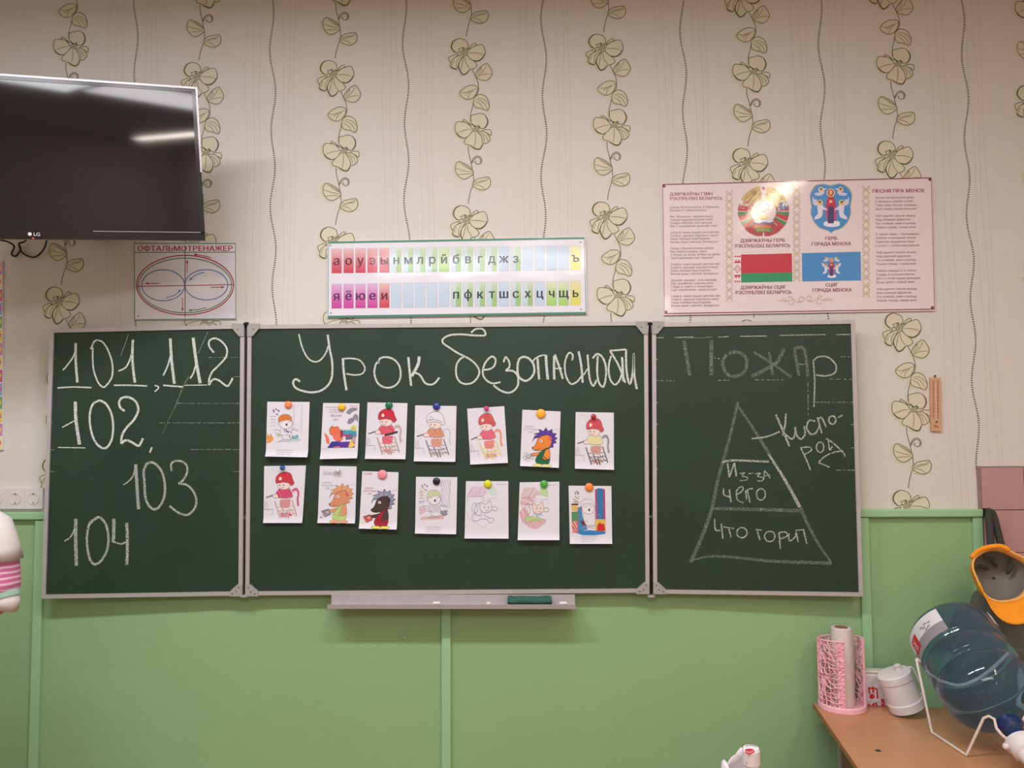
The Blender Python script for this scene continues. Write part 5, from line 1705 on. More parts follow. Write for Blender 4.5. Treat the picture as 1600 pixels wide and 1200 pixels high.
# second desk in front of the camera's lower edge, carries the bag
d2 = thing('school_desk', 'school desk below the frame that carries the white bag', 'desk', (0.62, -1.2, 0))
ob('tabletop', bevbox((0.62, -1.2, 0.62), (1.2, 0.5, 0.02), 0.002), M['wood'], d2)
for sx in (-0.52, 0.52):
    for sy in (-0.2, 0.2): ob('leg', box((0.62 + sx, -1.2 + sy, 0.305), (0.028, 0.028, 0.61)), M['leg_grey'], d2)

# pink perforated holder with film roll
hc = at_z(1316, 1106, DZ)
hold = thing('perforated_holder', 'pink perforated plastic holder standing on the back corner of the desk', 'holder', hc)
HR, HH = 0.077, 0.245
ob('base', lathe([(HR + 0.002, 0), (HR + 0.004, 0.004), (HR + 0.003, 0.018), (HR, 0.022), (HR - 0.004, 0.022), (HR - 0.006, 0.006), (0.001, 0.006)], 40, hc), M['pink'], hold, smooth=False)
# lace wall: jittered cells turned into bars by a Wireframe modifier, open towards the front right
random.seed(3)
NA, NZ = 22, 14
a0, a1 = math.radians(-30), math.radians(258)      # measured from +x going counter-clockwise over the back


def hp(a, z, r=HR - 0.002): return hc + Vector((math.cos(a) * r, math.sin(a) * r, z))


V, F = [], []
for j in range(NZ + 1):
    for i in range(NA + 1):
        ja = random.uniform(-0.35, 0.35) if 0 < i < NA else 0
        jz = random.uniform(-0.35, 0.35) if 0 < j < NZ else 0
        aa = a0 + (a1 - a0) * (i + ja) / NA
        top = HH - 0.012 * (0.5 - 0.5 * math.cos((aa - a0) / (a1 - a0) * 2 * PI))
        V.append(hp(aa, 0.02 + (top - 0.02) * (j + jz) / NZ))
for j in range(NZ):
    for i in range(NA):
        a = j * (NA + 1) + i
        b, c, d = a + 1, a + NA + 2, a + NA + 1
        r_ = random.random()
        if r_ < 0.4: F += [(a, b, c), (a, c, d)]
        elif r_ < 0.8: F += [(a, b, d), (b, c, d)]
        else: F.append((a, b, c, d))
o = ob('lace_wall', (V, F), M['pink'], hold)
md = o.modifiers.new('bars', 'WIREFRAME')
md.thickness = 0.0064
md.use_even_offset = False
md.use_boundary = True
# solid rims of the wall
rim = [hp(a0 + (a1 - a0) * i / 40, HH - 0.012 * (0.5 - 0.5 * math.cos(i / 40 * 2 * PI))) for i in range(41)]
ob('top_rim', tube(rim, 0.0028, 8), M['pink'], hold)
for a in (a0, a1):
    V, F = [], []
    da = 0.12 if a == a0 else -0.30
    pa, pb = hp(a, 0.02), hp(a + da, 0.02)
    pc, pd = hp(a + da, HH), hp(a, HH)
    ob('edge_strip', extr([pa, pb, pc, pd], (pb - pa).cross(Vector((0, 0, 1))).normalized() * 0.0026), M['pink'], hold)
rc = Vector((at(1318, 1050, hc.y).x, hc.y + 0.01, DZ + 0.0065))
rl = thing('film_roll', 'tall white roll of plastic film standing in the pink holder', 'roll', rc)
ob('film', lathe([(0.022, 0), (0.034, 0.0), (0.0345, 0.003), (0.0345, 0.268), (0.033, 0.270), (0.022, 0.270), (0.022, 0.0)], 36, rc, cap0=False, cap1=False), M['film'], rl, smooth=False)
ob('cardboard_core', lathe([(0.0215, 0.001), (0.0215, 0.272), (0.019, 0.272), (0.019, 0.001)], 28, rc, cap0=False, cap1=False), M['card'], rl)
fl = [rc + Vector((0.0345 * math.cos(a), 0.0345 * math.sin(a), 0)) for a in [i * 0.2 - 0.4 for i in range(5)]]
ob('loose_end', extr([rc + Vector((0.030, -0.018, 0.002)), rc + Vector((0.040, -0.004, 0.003)), rc + Vector((0.040, -0.004, 0.264)), rc + Vector((0.030, -0.018, 0.266))], Vector((-0.0003, 0.0003, 0))), M['film'], rl)

# red and white packet behind the mug
pk = at_z(1371, 1104, DZ)
t = thing('red_white_packet', 'small red and white packet standing between the pink holder and white mug', 'packet', pk)
ob('carton', bevbox((pk.x, pk.y + 0.02, DZ + 0.056), (0.092, 0.04, 0.112), 0.006, -0.15), M['label_white'], t)
fpl = Plane((pk.x, pk.y - 0.0006, 0), (math.sin(-0.15), -math.cos(-0.15), 0))
p = Print(lambda x, y, d: fpl.pt(1240 + x / 4, 900 + y / 4, d), base=0.0006, step=0.00002)
RR = (206, 44, 52)
for s_ in ([(465, 700), (520, 705), (525, 765)], [(470, 700), (475, 735)], [(495, 690), (498, 730)]): p.stroke(s_, 11, RR)
p.ell(490, 752, 17, 17, RR, n=14)
for s_ in ([(470, 795), (478, 838)], [(495, 795), (500, 842)], [(520, 800), (515, 845)], [(500, 800), (522, 795)]): p.stroke(s_, 10, RR)
p.fill([(545, 765), (566, 770), (575, 850), (552, 845)], RR)
p.stroke([(445, 782), (515, 785), (560, 796)], 5, (196, 190, 190))
p.make('red_print', M['ink'], t)
ob('clear_lid', bevbox((pk.x, pk.y + 0.02, DZ + 0.118), (0.09, 0.038, 0.011), 0.004, -0.15), M['film'], t)

# white enamel mug tilted
mb = at_z(1419, 1120, DZ)
mt_ = thing('white_mug', 'white mug leaning on its side beside the wire stand', 'mug', mb)
mo = Vector((at(1398, 1110, mb.y).x, mb.y + 0.03, DZ + 0.020))
rotm = Matrix.Rotation(math.radians(-20), 3, 'Y')      # leans to the left at the top
mx_ = rotm @ Vector((0, 0, 1))
mo = Vector((mb.x + 0.008, mb.y + 0.02, DZ + 0.0215))
pf = [(0.050, 0.0), (0.058, 0.003), (0.059, 0.030), (0.056, 0.034), (0.0545, 0.100), (0.057, 0.104), (0.057, 0.126), (0.052, 0.130), (0.02, 0.132), (0.0005, 0.132)]
ob('body', lathe(pf, 40, mo, mx_), M['white_plastic'], mt_, smooth=False)
rt = rotm @ Vector((1, 0, 0))
ob('handle', tube([mo + mx_ * 0.028 + rt * 0.056, mo + mx_ * 0.034 + rt * 0.072, mo + mx_ * 0.08 + rt * 0.070, mo + mx_ * 0.120 + rt * 0.066, mo + mx_ * 0.126 + rt * 0.05], 0.0045, 8, 4), M['white_plastic'], mt_)
ob('lid_knob', lathe([(0.012, 0), (0.010, 0.008), (0.012, 0.016), (0.004, 0.020)], 16, mo + mx_ * 0.132 + rt * 0.02, mx_), M['film'], mt_)
ob('foot', lathe([(0.006, 0), (0.005, 0.010)], 10, mo + rt * 0.048 + mx_ * 0.002, -mx_), M['white_plastic'], mt_)

# water bottle lying in a wire stand
B0 = at(1483, 985, -0.25)      # middle of the bottle's base, the far and high end
B1 = at(1586, 1147, -0.62)     # neck, near and low
bax = (B1 - B0).normalized()
BLn = (B1 - B0).length
print('bottle len', BLn, 'axis', bax)
wb = thing('water_bottle', 'large blue-green water bottle lying slanted in the white wire stand', 'bottle', B0)
k = BLn / 0.44
pf = [(0.001, 0.012), (0.05, 0.010), (0.095, 0.002), (0.115, 0.0), (0.128, 0.006), (0.135, 0.02), (0.136, 0.05), (0.1355, 0.115), (0.134, 0.125), (0.128, 0.132), (0.128, 0.140), (0.134, 0.147), (0.1355, 0.155),
      (0.1355, 0.20), (0.134, 0.208), (0.127, 0.216), (0.127, 0.224), (0.134, 0.232), (0.1355, 0.24), (0.135, 0.275), (0.130, 0.30), (0.118, 0.325), (0.098, 0.35), (0.072, 0.37), (0.048, 0.382), (0.032, 0.392), (0.028, 0.400), (0.028, 0.44)]
pf = [(r, h * k) for r, h in pf]
ob('bottle_body', lathe(pf, 64, B0, bax), M['bottle'], wb, smooth=True)
ob('neck_cap', lathe([(0.026, 0.392 * k), (0.036, 0.398 * k), (0.038, 0.412 * k), (0.032, 0.420 * k), (0.027, 0.43 * k), (0.027, 0.475 * k)], 32, B0, bax), M['cap_blue'], wb, smooth=False)
# labels bent round the bottle
side = bax.cross(Vector((0, 0, 1))).normalized()
if side.x > 0: side = -side          # towards the left of the picture
topv = side.cross(bax)
if topv.z < 0: topv = -topv


def bsurf(a, h, r=0.1366): return B0 + bax * h + (side * math.cos(a) + topv * math.sin(a)) * r


def bpatch(name, a0_, a1_, h0, h1, m, par, r=0.1368, sk=0.0, label=None):
    V, F = [], []
    n_ = 14
    for i in range(n_ + 1):
        a = a0_ + (a1_ - a0_) * i / n_
        V += [bsurf(a, h0 + sk * i / n_, r), bsurf(a, h1 + sk * i / n_, r)]
    F = [(2 * i, 2 * i + 1, 2 * i + 3, 2 * i + 2) for i in range(n_)]
    return ob(name, (V, F), m, par, smooth=True, label=label)


lab = bpatch('label', math.radians(-22), math.radians(56), 0.024 * k, 0.122 * k, M['label_white'], wb, label='white and grey label')
grm = mat('grey_label_band', (150, 146, 152), rough=0.5, noise=0.03)
rdm = mat('red_label_banner', (206, 36, 48), rough=0.5, noise=0.03)
bpatch('grey_label_area', math.radians(-22), math.radians(56), 0.080 * k, 0.122 * k, grm, lab, 0.1372)
bpatch('red_banner', math.radians(-8), math.radians(10), 0.045 * k, 0.100 * k, rdm, lab, 0.1376)
V, F = [], []
cx = 0
for ch in 'ИЯ':
    gv, gf, ga = GL[(ch, True)]
    kk = len(V)
    for x, y in gv: V.append(bsurf(math.radians(-5) + y * 0.20, (0.052 + (cx + x) * 0.03) * k, 0.1380))
    F += [tuple(i + kk for i in f) for f in gf]
    cx += ga
ob('label_lettering', (V, F), M['label_white'], lab)
for i, (a, h) in enumerate(((30, 0.05), (26, 0.06), (36, 0.055), (22, 0.052), (33, 0.068), (28, 0.072))):
    bpatch('label_scribble', math.radians(a), math.radians(a + 5), (h) * k, (h + 0.006) * k, grm, lab, 0.1374)
bpatch('rear_label', math.radians(128), math.radians(146), 0.03 * k, 0.085 * k, M['label_white'], wb)
# pump on the neck
pt0 = B0 + bax * (0.46 * k)
pm = thing('bottle_pump', 'white plastic tap fitted on the neck of the water bottle', 'tap', pt0)
ob('collar', lathe([(0.030, 0), (0.040, 0.004), (0.042, 0.020), (0.036, 0.030), (0.036, 0.045), (0.028, 0.052), (0.022, 0.075), (0.022, 0.085)], 32, pt0, bax), M['white_plastic'], pm, smooth=False)
e0 = pt0 + bax * 0.075
ob('spout', tube([e0, e0 + bax * 0.03, e0 + bax * 0.05 + Vector((0.0, 0, 0.006)), e0 + bax * 0.06 + Vector((0, -0.01, 0.012))], 0.015, 14, 5), M['white_plastic'], pm, smooth=True)
ob('side_button', lathe([(0.008, 0), (0.009, 0.008), (0.005, 0.012)], 14, pt0 + bax * 0.02 + side * 0.040 - topv * 0.004, side), M['white_plastic'], pm)
# wire stand
fb, ff = at_z(1456, 1144, DZ + 0.0046), at_z(1510, 1180, DZ + 0.0046)
xm = B0.x + (B1.x - B0.x) * 0.5
hw = None
ws = thing('wire_stand', 'white wire stand on the desk holding the water bottle', 'stand', (xm, (fb.y + ff.y) / 2, DZ))
upb = at(1431.5, 1029, fb.y + 0.03)
k1_ = at(1537, 1122, ff.y - 0.03)
k1b = at(1545, 1119, ff.y - 0.04)
k2_ = at(1554, 1124, ff.y - 0.05)
k3_ = at(1557, 1138, ff.y - 0.08)
k4_ = at(1566, 1149, ff.y - 0.10)


def mirror(v):
    # across the bottle's vertical middle plane
    nrm = Vector((bax.y, -bax.x, 0)).normalized()
    return v - nrm * (2 * (v - B0).dot(nrm))


L1 = [upb, upb.lerp(fb, 0.96), fb, fb.lerp(ff, 0.04), fb.lerp(ff, 0.97), ff, ff.lerp(k1_, 0.05), ff.lerp(k1_, 0.85), k1_, k1b, k2_, k3_, k4_]
cr1 = [k4_, k4_.lerp(mirror(k4_), 0.5) + Vector((0, -0.0, -0.03)), mirror(k4_)]
R1 = [mirror(v) for v in L1]
ob('side_wire', tube(L1, 0.0042, 8), M['wire'], ws, smooth=True)
ob('side_wire', tube(R1, 0.0042, 8), M['wire'], ws, smooth=True)
ob('neck_cradle', tube(cr1, 0.0042, 8, 6), M['wire'], ws, smooth=True)
ub, ub2 = upb, mirror(upb)
ob('back_cradle', tube([ub, ub.lerp(ub2, 0.5) + Vector((0, 0.0, -0.085)), ub2], 0.0042, 8, 8), M['wire'], ws, smooth=True)

# ---------------------------------------------------------------- bag, cap, hook
hk = WALL.pt(1536, 800, 0.03)
t = thing('coat_hook', 'small dark hook at the corner of the green panel', 'hook', (hk.x, 0, hk.z))
ob('hook_plate', bevbox((hk.x, -0.014, hk.z), (0.016, 0.012, 0.03), 0.002), M['dark'], t)
ob('hook_arm', tube([(hk.x, -0.018, hk.z - 0.004), (hk.x, -0.05, hk.z - 0.008), (hk.x, -0.055, hk.z + 0.012)], 0.0035, 8, 4), M['dark'], t)
bc = at(1592, 1008, -0.12)
bag = thing('backpack', 'dark grey backpack hanging on the wall behind the orange cap', 'backpack', (bc.x, 0, bc.z - 0.20))
bm = bmesh.new()
bmesh.ops.create_cube(bm, size=1.0)
bmesh.ops.subdivide_edges(bm, edges=list(bm.edges), cuts=7, use_grid_fill=True)
for v in bm.verts:
    x, y, z = v.co * 2
    s_ = Vector((x, y, z))
    r4 = (abs(x) ** 4 + abs(y) ** 4 + abs(z) ** 4) ** 0.25
    s_ = s_ / max(r4, 1e-6) * max(abs(x), abs(y), abs(z))
    tp = 1.0 - 0.22 * max(0, s_.z)
    q_ = Vector((s_.x * 0.17 * tp, s_.y * 0.075, s_.z * 0.20))
    q_ += 0.014 * mnoise.noise_vector(q_ * 9)
    v.co = q_ + Vector((bc.x, -0.10, bc.z))
bm.verts.index_update()
ob('bag_body', ([v.co.copy() for v in bm.verts], [tuple(v.index for v in f.verts) for f in bm.faces]), M['bag_grey'], bag, smooth=True)
bm.free()
top = Vector((bc.x - 0.02, -0.09, bc.z + 0.19))
V = []
ha = Vector((hk.x, -0.048, hk.z + 0.004))
ob('strap', tube([top + Vector((-0.05, 0, -0.03)), (ha + top) * 0.5 + Vector((-0.03, -0.01, 0)), ha + Vector((-0.006, 0, -0.01)), ha, ha + Vector((0.012, 0, -0.02)), (ha + top) * 0.5 + Vector((0.015, 0, 0.0)), top + Vector((0.03, 0, -0.02))], 0.013, 8, 6), M['strap'], bag, smooth=True)
ob('front_pocket', bevbox((bc.x + 0.0, -0.178, bc.z - 0.08), (0.22, 0.03, 0.18), 0.012), M['bag_grey'], bag)
# orange cap hanging with its opening to the room
cc = at(1567, 897, -0.265)
cap = thing('orange_cap', 'bright orange baseball cap hanging open on the grey backpack', 'cap', cc)
axc = Vector((-0.20, -0.93, 0.30)).normalized()       # the opening looks along this
cu = axc.cross(Vector((0, 0, 1))).normalized()
if cu.x < 0: cu = -cu
cv = axc.cross(cu)
if cv.z < 0: cv = -cv
RX, RY, DP = 0.094, 0.092, 0.105


def cpt(a, t_, sc=1.0):
    """a round the rim, t_ 0 at the rim to 1 at the crown"""
    rr = math.cos(t_ * PI / 2) ** 0.75
    w_ = 1 + 0.06 * math.sin(3 * a + 1) * (1 - t_) + 0.03 * math.sin(5 * a)
    return cc + cu * (math.cos(a) * RX * rr * w_ * sc) + cv * (math.sin(a) * RY * rr * w_ * sc) - axc * (DP * math.sin(t_ * PI / 2) * sc)


def shell(sc, t0_, t1_, off=0.0, n=36, m_=10):
    V, F = [], []
    for j in range(m_ + 1):
        for i in range(n):
            V.append(cpt(2 * PI * i / n, t0_ + (t1_ - t0_) * j / m_, sc) + axc * off)
    for j in range(m_):
        for i in range(n):
            l = (i + 1) % n
            F.append((j * n + i, j * n + l, (j + 1) * n + l, (j + 1) * n + i))
    return V, F


ob('crown', shell(1.0, 0.0, 0.97), M['orange'], cap, smooth=True)
ob('lining', shell(0.955, 0.05, 0.985), M['grey_lining'], cap, smooth=True)
V, F = [], []
n = 36
for i in range(n):
    a = 2 * PI * i / n
    V += [cpt(a, 0, 1.0), cpt(a, 0, 1.0) + axc * 0.004, cpt(a, 0, 0.93) + axc * 0.002, cpt(a, 0.22, 0.93)]
for i in range(n):
    l = (i + 1) % n
    for e_ in range(3): F.append((i * 4 + e_, i * 4 + e_ + 1, l * 4 + e_ + 1, l * 4 + e_))
ob('sweatband', (V, F), mat('light_orange_band', (240, 176, 96), rough=0.9, noise=0.05), cap, smooth=True)
V, F = [], []
nb = 22
for j in range(7):
    for i in range(nb + 1):
        a = math.radians(-160 + 140 * i / nb)
        w_ = math.sin(PI * i / nb) ** 0.7
        b_ = cpt(a, 0.0, 1.0)
        V.append(b_ - cv * (0.075 * w_ * j / 6) + cu * (0.008 * j / 6) + axc * (0.030 * w_ * j / 6 + 0.022 * math.sin(PI * i / nb) * j / 6) + axc * 0.002)
for j in range(6):
    for i in range(nb):
        a = j * (nb + 1) + i
        F.append((a, a + 1, a + nb + 2, a + nb + 1))
o = ob('brim', (V, F), M['orange'], cap, smooth=True)
sm_ = o.modifiers.new('thickness', 'SOLIDIFY')
sm_.thickness = 0.003
for a in (0.5, 1.6, 2.4):
    V, F = [], []
    ob('lining_fold', tube([cpt(a + 0.5, 0.30, 0.90), cpt(a + 0.2, 0.5, 0.84) + axc * 0.012, cpt(a - 0.2, 0.8, 0.86) + axc * 0.016], [0.003, 0.007, 0.002], 8, 4), M['strap'], cap, smooth=True)
ob('closure_strap', tube([cpt(math.radians(70), 0.02, 1.0) + axc * 0.003, cpt(math.radians(90), 0.03, 1.02) + axc * 0.006, cpt(math.radians(125), 0.02, 1.04) + axc * 0.006, cpt(math.radians(150), 0.0, 1.06)], 0.008, 8, 4), M['orange'], cap, smooth=True)

# ---------------------------------------------------------------- white bag with a bottle at the bottom edge
bb_ = Vector((at(1172, 1190, -1.14).x, -1.14, 0.63))
t = thing('drink_bottle', 'small bottle with a red and white patterned top sticking out of the white bag', 'bottle', bb_)
btop = at(1171, 1163, -1.14).z
H_ = btop - 0.63
lean = Vector((-0.02, -0.06, 1)).normalized()
b0 = bb_ + Vector((0.004, 0.0, 0.0))
hb = H_ / lean.z
ob('body', lathe([(0.028, 0.002), (0.030, 0.008), (0.030, hb - 0.10), (0.022, hb - 0.066), (0.0165, hb - 0.045), (0.0165, hb - 0.034)], 28, b0, lean), M['label_white'], t, smooth=False)
ob('bottle_cap', lathe([(0.0185, hb - 0.038), (0.0195, hb - 0.036), (0.0195, hb - 0.006), (0.017, hb - 0.001), (0.0005, hb)], 28, b0, lean), M['white_plastic'], t, smooth=False)
cpl = Plane(b0 + lean * (hb - 0.02) + Vector((0, -0.0205, 0)), (0, -1, 0.1))
p = Print(lambda x, y, d: cpl.pt(1100 + x / 7.27, 1130 + y / 7.27, d), base=0.0006, step=0.00002)
p.fill([(465, 305), (490, 288), (545, 290), (575, 315), (560, 345), (520, 355), (480, 345)], (206, 70, 84), sm=2)
p.stroke([(478, 318), (510, 330), (560, 315)], 9, (236, 190, 200), sm=3)
p.stroke([(470, 262), (530, 248), (590, 268)], 8, (110, 110, 130), sm=3)
p.make('red_cap_print', M['ink'], t)
bpl2 = Plane(b0 + lean * (hb - 0.06) + Vector((0, -0.024, 0)), (0, -1, 0.3))
p = Print(lambda x, y, d: bpl2.pt(1100 + x / 7.27, 1130 + y / 7.27, d), base=0.0006, step=0.00002)
p.fill([(490, 415), (540, 400), (590, 395), (600, 420), (560, 460), (500, 470), (478, 450)], (130, 34, 50), sm=2)
p.stroke([(500, 440), (540, 430), (580, 415)], 8, (214, 160, 170), sm=3)
p.make('label_print', M['ink'], t)
V, F = [], []
n, mrows = 48, 12
for j in range(mrows + 1):
    tt = j / mrows
    for i in range(n):
        a = 2 * PI * i / n
        rr = 0.075 * (1 - 0.25 * tt)
        rx = rr * (1.0 + 0.10 * math.sin(3 * a) * tt)
        top_z = 0.215 + 0.035 * math.sin(a * 1 - 0.7) + 0.018 * math.sin(4 * a + 1) + 0.008 * math.sin(9 * a)
        x = bb_.x + 0.0 + rx * math.cos(a) + 0.006 * mnoise.noise(Vector((a * 2, tt * 5, 1)))
        y = bb_.y + rx * math.sin(a) + 0.006 * mnoise.noise(Vector((a * 2, tt * 5, 7)))
        V.append(Vector((x, y, 0.631 + top_z * tt)))
for j in range(mrows):
    for i in range(n):
        l = (i + 1) % n
        F.append((j * n + i, j * n + l, (j + 1) * n + l, (j + 1) * n + i))
F.append(tuple(range(n))[::-1])
o = ob('plastic_bag', (V, F), M['bag_film'], org=(bb_.x, bb_.y, 0.631), smooth=True)
tag(o, 'crumpled open white plastic bag around the small bottle at the bottom edge', 'bag')
s_ = o.modifiers.new('film', 'SOLIDIFY')
s_.thickness = 0.0006

# ================================================================ PERSON at the left edge
PY = -0.74
el = at(22, 955, PY)                    # elbow
sh_ = at(4, 812, PY)                  # shoulder point
pc = Vector((sh_.x - 0.20, PY, 0))     # body centre line
person = thing('person', 'person at the left edge in white vest over pink striped short sleeve', 'person', (pc.x, PY, 0))


def skin_mesh(name, pts, edges, rad, m, root=0, sub=2):
    me = bpy.data.meshes.new(name)
    base = ORG[person.name]
    me.from_pydata([Vector(p_) - base for p_ in pts], edges, [])
    me.materials.append(m)
    o_ = bpy.data.objects.new(name, me)
    C.objects.link(o_)
    o_.parent = person
    sk_ = o_.modifiers.new('skin', 'SKIN')
    sk_.use_smooth_shade = True
    if not me.skin_vertices: me.skin_vertices.new(name='')
    for i, r_ in enumerate(rad):
        v_ = me.skin_vertices[0].data[i]
        v_.radius = r_ if isinstance(r_, tuple) else (r_, r_)
        v_.use_root = (i == root)
    ss = o_.modifiers.new('sub', 'SUBSURF')
    ss.levels = sub
    ss.render_levels = sub
    return o_


sz = sh_.z - 0.035
X, Y_ = pc.x, PY
hipz = sz - 0.48
RS, LS = Vector((sh_.x - 0.03, PY, sz)), Vector((2 * X - sh_.x + 0.03, PY, sz))
EL = el + Vector((-0.036, 0, 0.01))
WR = Vector((X + 0.02, PY - 0.20, EL.z + 0.03))
EL2 = Vector((LS.x - 0.05, PY - 0.02, EL.z))
WR2 = Vector((X - 0.02, PY - 0.22, EL2.z + 0.06))
pts = [(X, Y_, hipz), (X, Y_, hipz + 0.14), (X, Y_, hipz + 0.30), (X, Y_, sz - 0.02), (X, Y_, sz + 0.06), (X, Y_ - 0.01, sz + 0.13), (X, Y_ - 0.015, sz + 0.22), (X, Y_ - 0.01, sz + 0.28),
       RS, RS.lerp(EL, 0.5), EL, EL.lerp(WR, 0.5), WR, LS, LS.lerp(EL2, 0.5), EL2, EL2.lerp(WR2, 0.5), WR2,
       (X + 0.078, Y_, hipz - 0.08), (X + 0.095, Y_, hipz * 0.52), (X + 0.11, Y_ + 0.01, 0.09), (X + 0.11, Y_ - 0.13, 0.04), (X - 0.078, Y_, hipz - 0.08), (X - 0.095, Y_, hipz * 0.52), (X - 0.11, Y_ + 0.01, 0.09), (X - 0.11, Y_ - 0.13, 0.04)]
edges = [(0, 1), (1, 2), (2, 3), (3, 4), (4, 5), (5, 6), (6, 7), (3, 8), (8, 9), (9, 10), (10, 11), (11, 12), (3, 13), (13, 14), (14, 15), (15, 16), (16, 17), (0, 18), (18, 19), (19, 20), (20, 21), (0, 22), (22, 23), (23, 24), (24, 25)]
rad = [(0.14, 0.10), (0.12, 0.09), (0.13, 0.10), (0.11, 0.08), 0.05, (0.065, 0.07), (0.075, 0.09), (0.06, 0.075), 0.05, 0.043, 0.038, 0.034, 0.026, 0.05, 0.043, 0.038, 0.034, 0.026,
       0.068, 0.048, 0.038, 0.03, 0.068, 0.048, 0.038, 0.03]
skin_mesh('body', pts, edges, rad, M['skin'])
# shirt with sleeves, vest over it, trousers: each a loft of elliptical rings that follows the body


def loft(rings, seg=28, ca=True, cb2=True, wob=0.0):
    """rings = [(centre, direction, radius sideways, radius front to back)]"""
    V, F = [], []
    for k_, (c_, d_, ra, rb) in enumerate(rings):
        c_, d_ = Vector(c_), Vector(d_).normalized()
        v_ = Vector((0, 1, 0))
        v_ = (v_ - d_ * v_.dot(d_)).normalized()
        u_ = v_.cross(d_)
        for i in range(seg):
            a_ = 2 * PI * i / seg
            q_ = c_ + u_ * (math.cos(a_) * ra) + v_ * (math.sin(a_) * rb)
            if wob: q_ += wob * mnoise.noise_vector(q_ * 16)
            V.append(q_)
    for k_ in range(len(rings) - 1):
        for i in range(seg):
            l = (i + 1) % seg
            F.append((k_ * seg + i, k_ * seg + l, (k_ + 1) * seg + l, (k_ + 1) * seg + i))
    if ca: F.append(tuple(range(seg))[::-1])
    if cb2: F.append(tuple(range((len(rings) - 1) * seg, len(rings) * seg)))
    return V, F


Z1 = Vector((0, 0, 1))
ob('white_vest', loft([((X, Y_, hipz - 0.05), Z1, 0.168, 0.128), ((X, Y_, hipz + 0.04), Z1, 0.165, 0.125), ((X, Y_, hipz + 0.16), Z1, 0.145, 0.112), ((X, Y_, hipz + 0.30), Z1, 0.165, 0.122), ((X, Y_, sz - 0.06), Z1, 0.186, 0.112),
                      ((X, Y_, sz + 0.005), Z1, 0.176, 0.088), ((X, Y_, sz + 0.045), Z1, 0.095, 0.070), ((X, Y_, sz + 0.062), Z1, 0.066, 0.060)], 36, wob=0.006), M['vest'], person, smooth=True)
for SP, EP in ((RS, EL), (LS, EL2)):
    dd = (EP - SP).normalized()
    out = Vector((1 if SP.x > X else -1, 0, 0))
    ob('striped_sleeve', loft([(SP.lerp(EP, 0.02), dd, 0.050, 0.052), (SP.lerp(EP, 0.2), dd, 0.058, 0.058), (SP.lerp(EP, 0.45), dd, 0.056, 0.058), (SP.lerp(EP, 0.70), dd, 0.054, 0.056), (SP.lerp(EP, 0.80), dd, 0.052, 0.054), (SP.lerp(EP, 0.81), dd, 0.044, 0.046)], wob=0.006), M['stripes'], person, smooth=True)
    ob('mint_cuff', loft([(SP.lerp(EP, 0.79), dd, 0.044, 0.046), (SP.lerp(EP, 0.795), dd, 0.0535, 0.055), (SP.lerp(EP, 0.86), dd, 0.051, 0.053), (SP.lerp(EP, 0.865), dd, 0.044, 0.046)], wob=0.003), M['mint'], person, smooth=False)
    ob('white_undersleeve', loft([(SP.lerp(EP, 0.86), dd, 0.047, 0.049), (SP.lerp(EP, 0.92) + out * 0.003, dd - out * 0.15, 0.047, 0.048), (SP.lerp(EP, 0.965) + out * 0.001, dd - out * 0.6, 0.044, 0.045), (SP.lerp(EP, 0.97), dd - out * 0.6, 0.036, 0.038)], wob=0.003), M['vest'], person, smooth=True)
    ob('vest_sleeve', loft([(SP.lerp(EP, -0.20) - out * 0.035, dd - out * -0.9, 0.040, 0.055), (SP.lerp(EP, -0.06) - out * 0.004, dd + out * 0.45, 0.055, 0.064), (SP.lerp(EP, 0.10), dd, 0.064, 0.068), (SP.lerp(EP, 0.24) + out * 0.002, dd, 0.066, 0.070), (SP.lerp(EP, 0.34) + out * 0.003, dd - out * 0.25, 0.068, 0.072), (SP.lerp(EP, 0.34) + out * 0.002, dd - out * 0.2, 0.060, 0.062)], wob=0.006), M['vest'], person, smooth=True)
ob('trousers', join(loft([((X, Y_, hipz + 0.03), Z1, 0.150, 0.112), ((X, Y_, hipz - 0.06), Z1, 0.165, 0.125), ((X, Y_, hipz - 0.14), Z1, 0.160, 0.118)], 32),
                    *[loft([((X + s_ * 0.078, Y_, hipz - 0.10), Z1, 0.085, 0.105), ((X + s_ * 0.085, Y_, hipz - 0.25), Z1, 0.078, 0.088), ((X + s_ * 0.095, Y_, hipz * 0.52), Z1, 0.062, 0.068), ((X + s_ * 0.105, Y_ + 0.005, 0.24), Z1, 0.058, 0.062), ((X + s_ * 0.11, Y_ + 0.01, 0.075), Z1, 0.060, 0.066)], 24, wob=0.004) for s_ in (-1, 1)]), M['trousers'], person, smooth=True)
for s_ in (-1, 1):
    ob('shoe', loft([((X + s_ * 0.11, Y_ + 0.075, 0.045), (0, -1, 0), 0.022, 0.030), ((X + s_ * 0.11, Y_ + 0.06, 0.05), (0, -1, 0), 0.040, 0.048), ((X + s_ * 0.11, Y_ - 0.02, 0.052), (0, -1, 0), 0.046, 0.050), ((X + s_ * 0.112, Y_ - 0.10, 0.036), (0, -1, 0), 0.048, 0.034), ((X + s_ * 0.112, Y_ - 0.165, 0.028), (0, -1, 0), 0.036, 0.024), ((X + s_ * 0.112, Y_ - 0.185, 0.026), (0, -1, 0), 0.018, 0.014)], 20) if False else
       (lambda P: (P[0], P[1]))(lathe([(0.020, -0.075), (0.040, -0.062), (0.044, 0.0), (0.046, 0.09), (0.040, 0.145), (0.020, 0.175)], 20, (X + s_ * 0.11, Y_, 0.047), (0, -1, 0))), M['dark'], person, smooth=True)
hv, hf = [], []
hc_ = Vector((X, Y_ + 0.006, sz + 0.215))
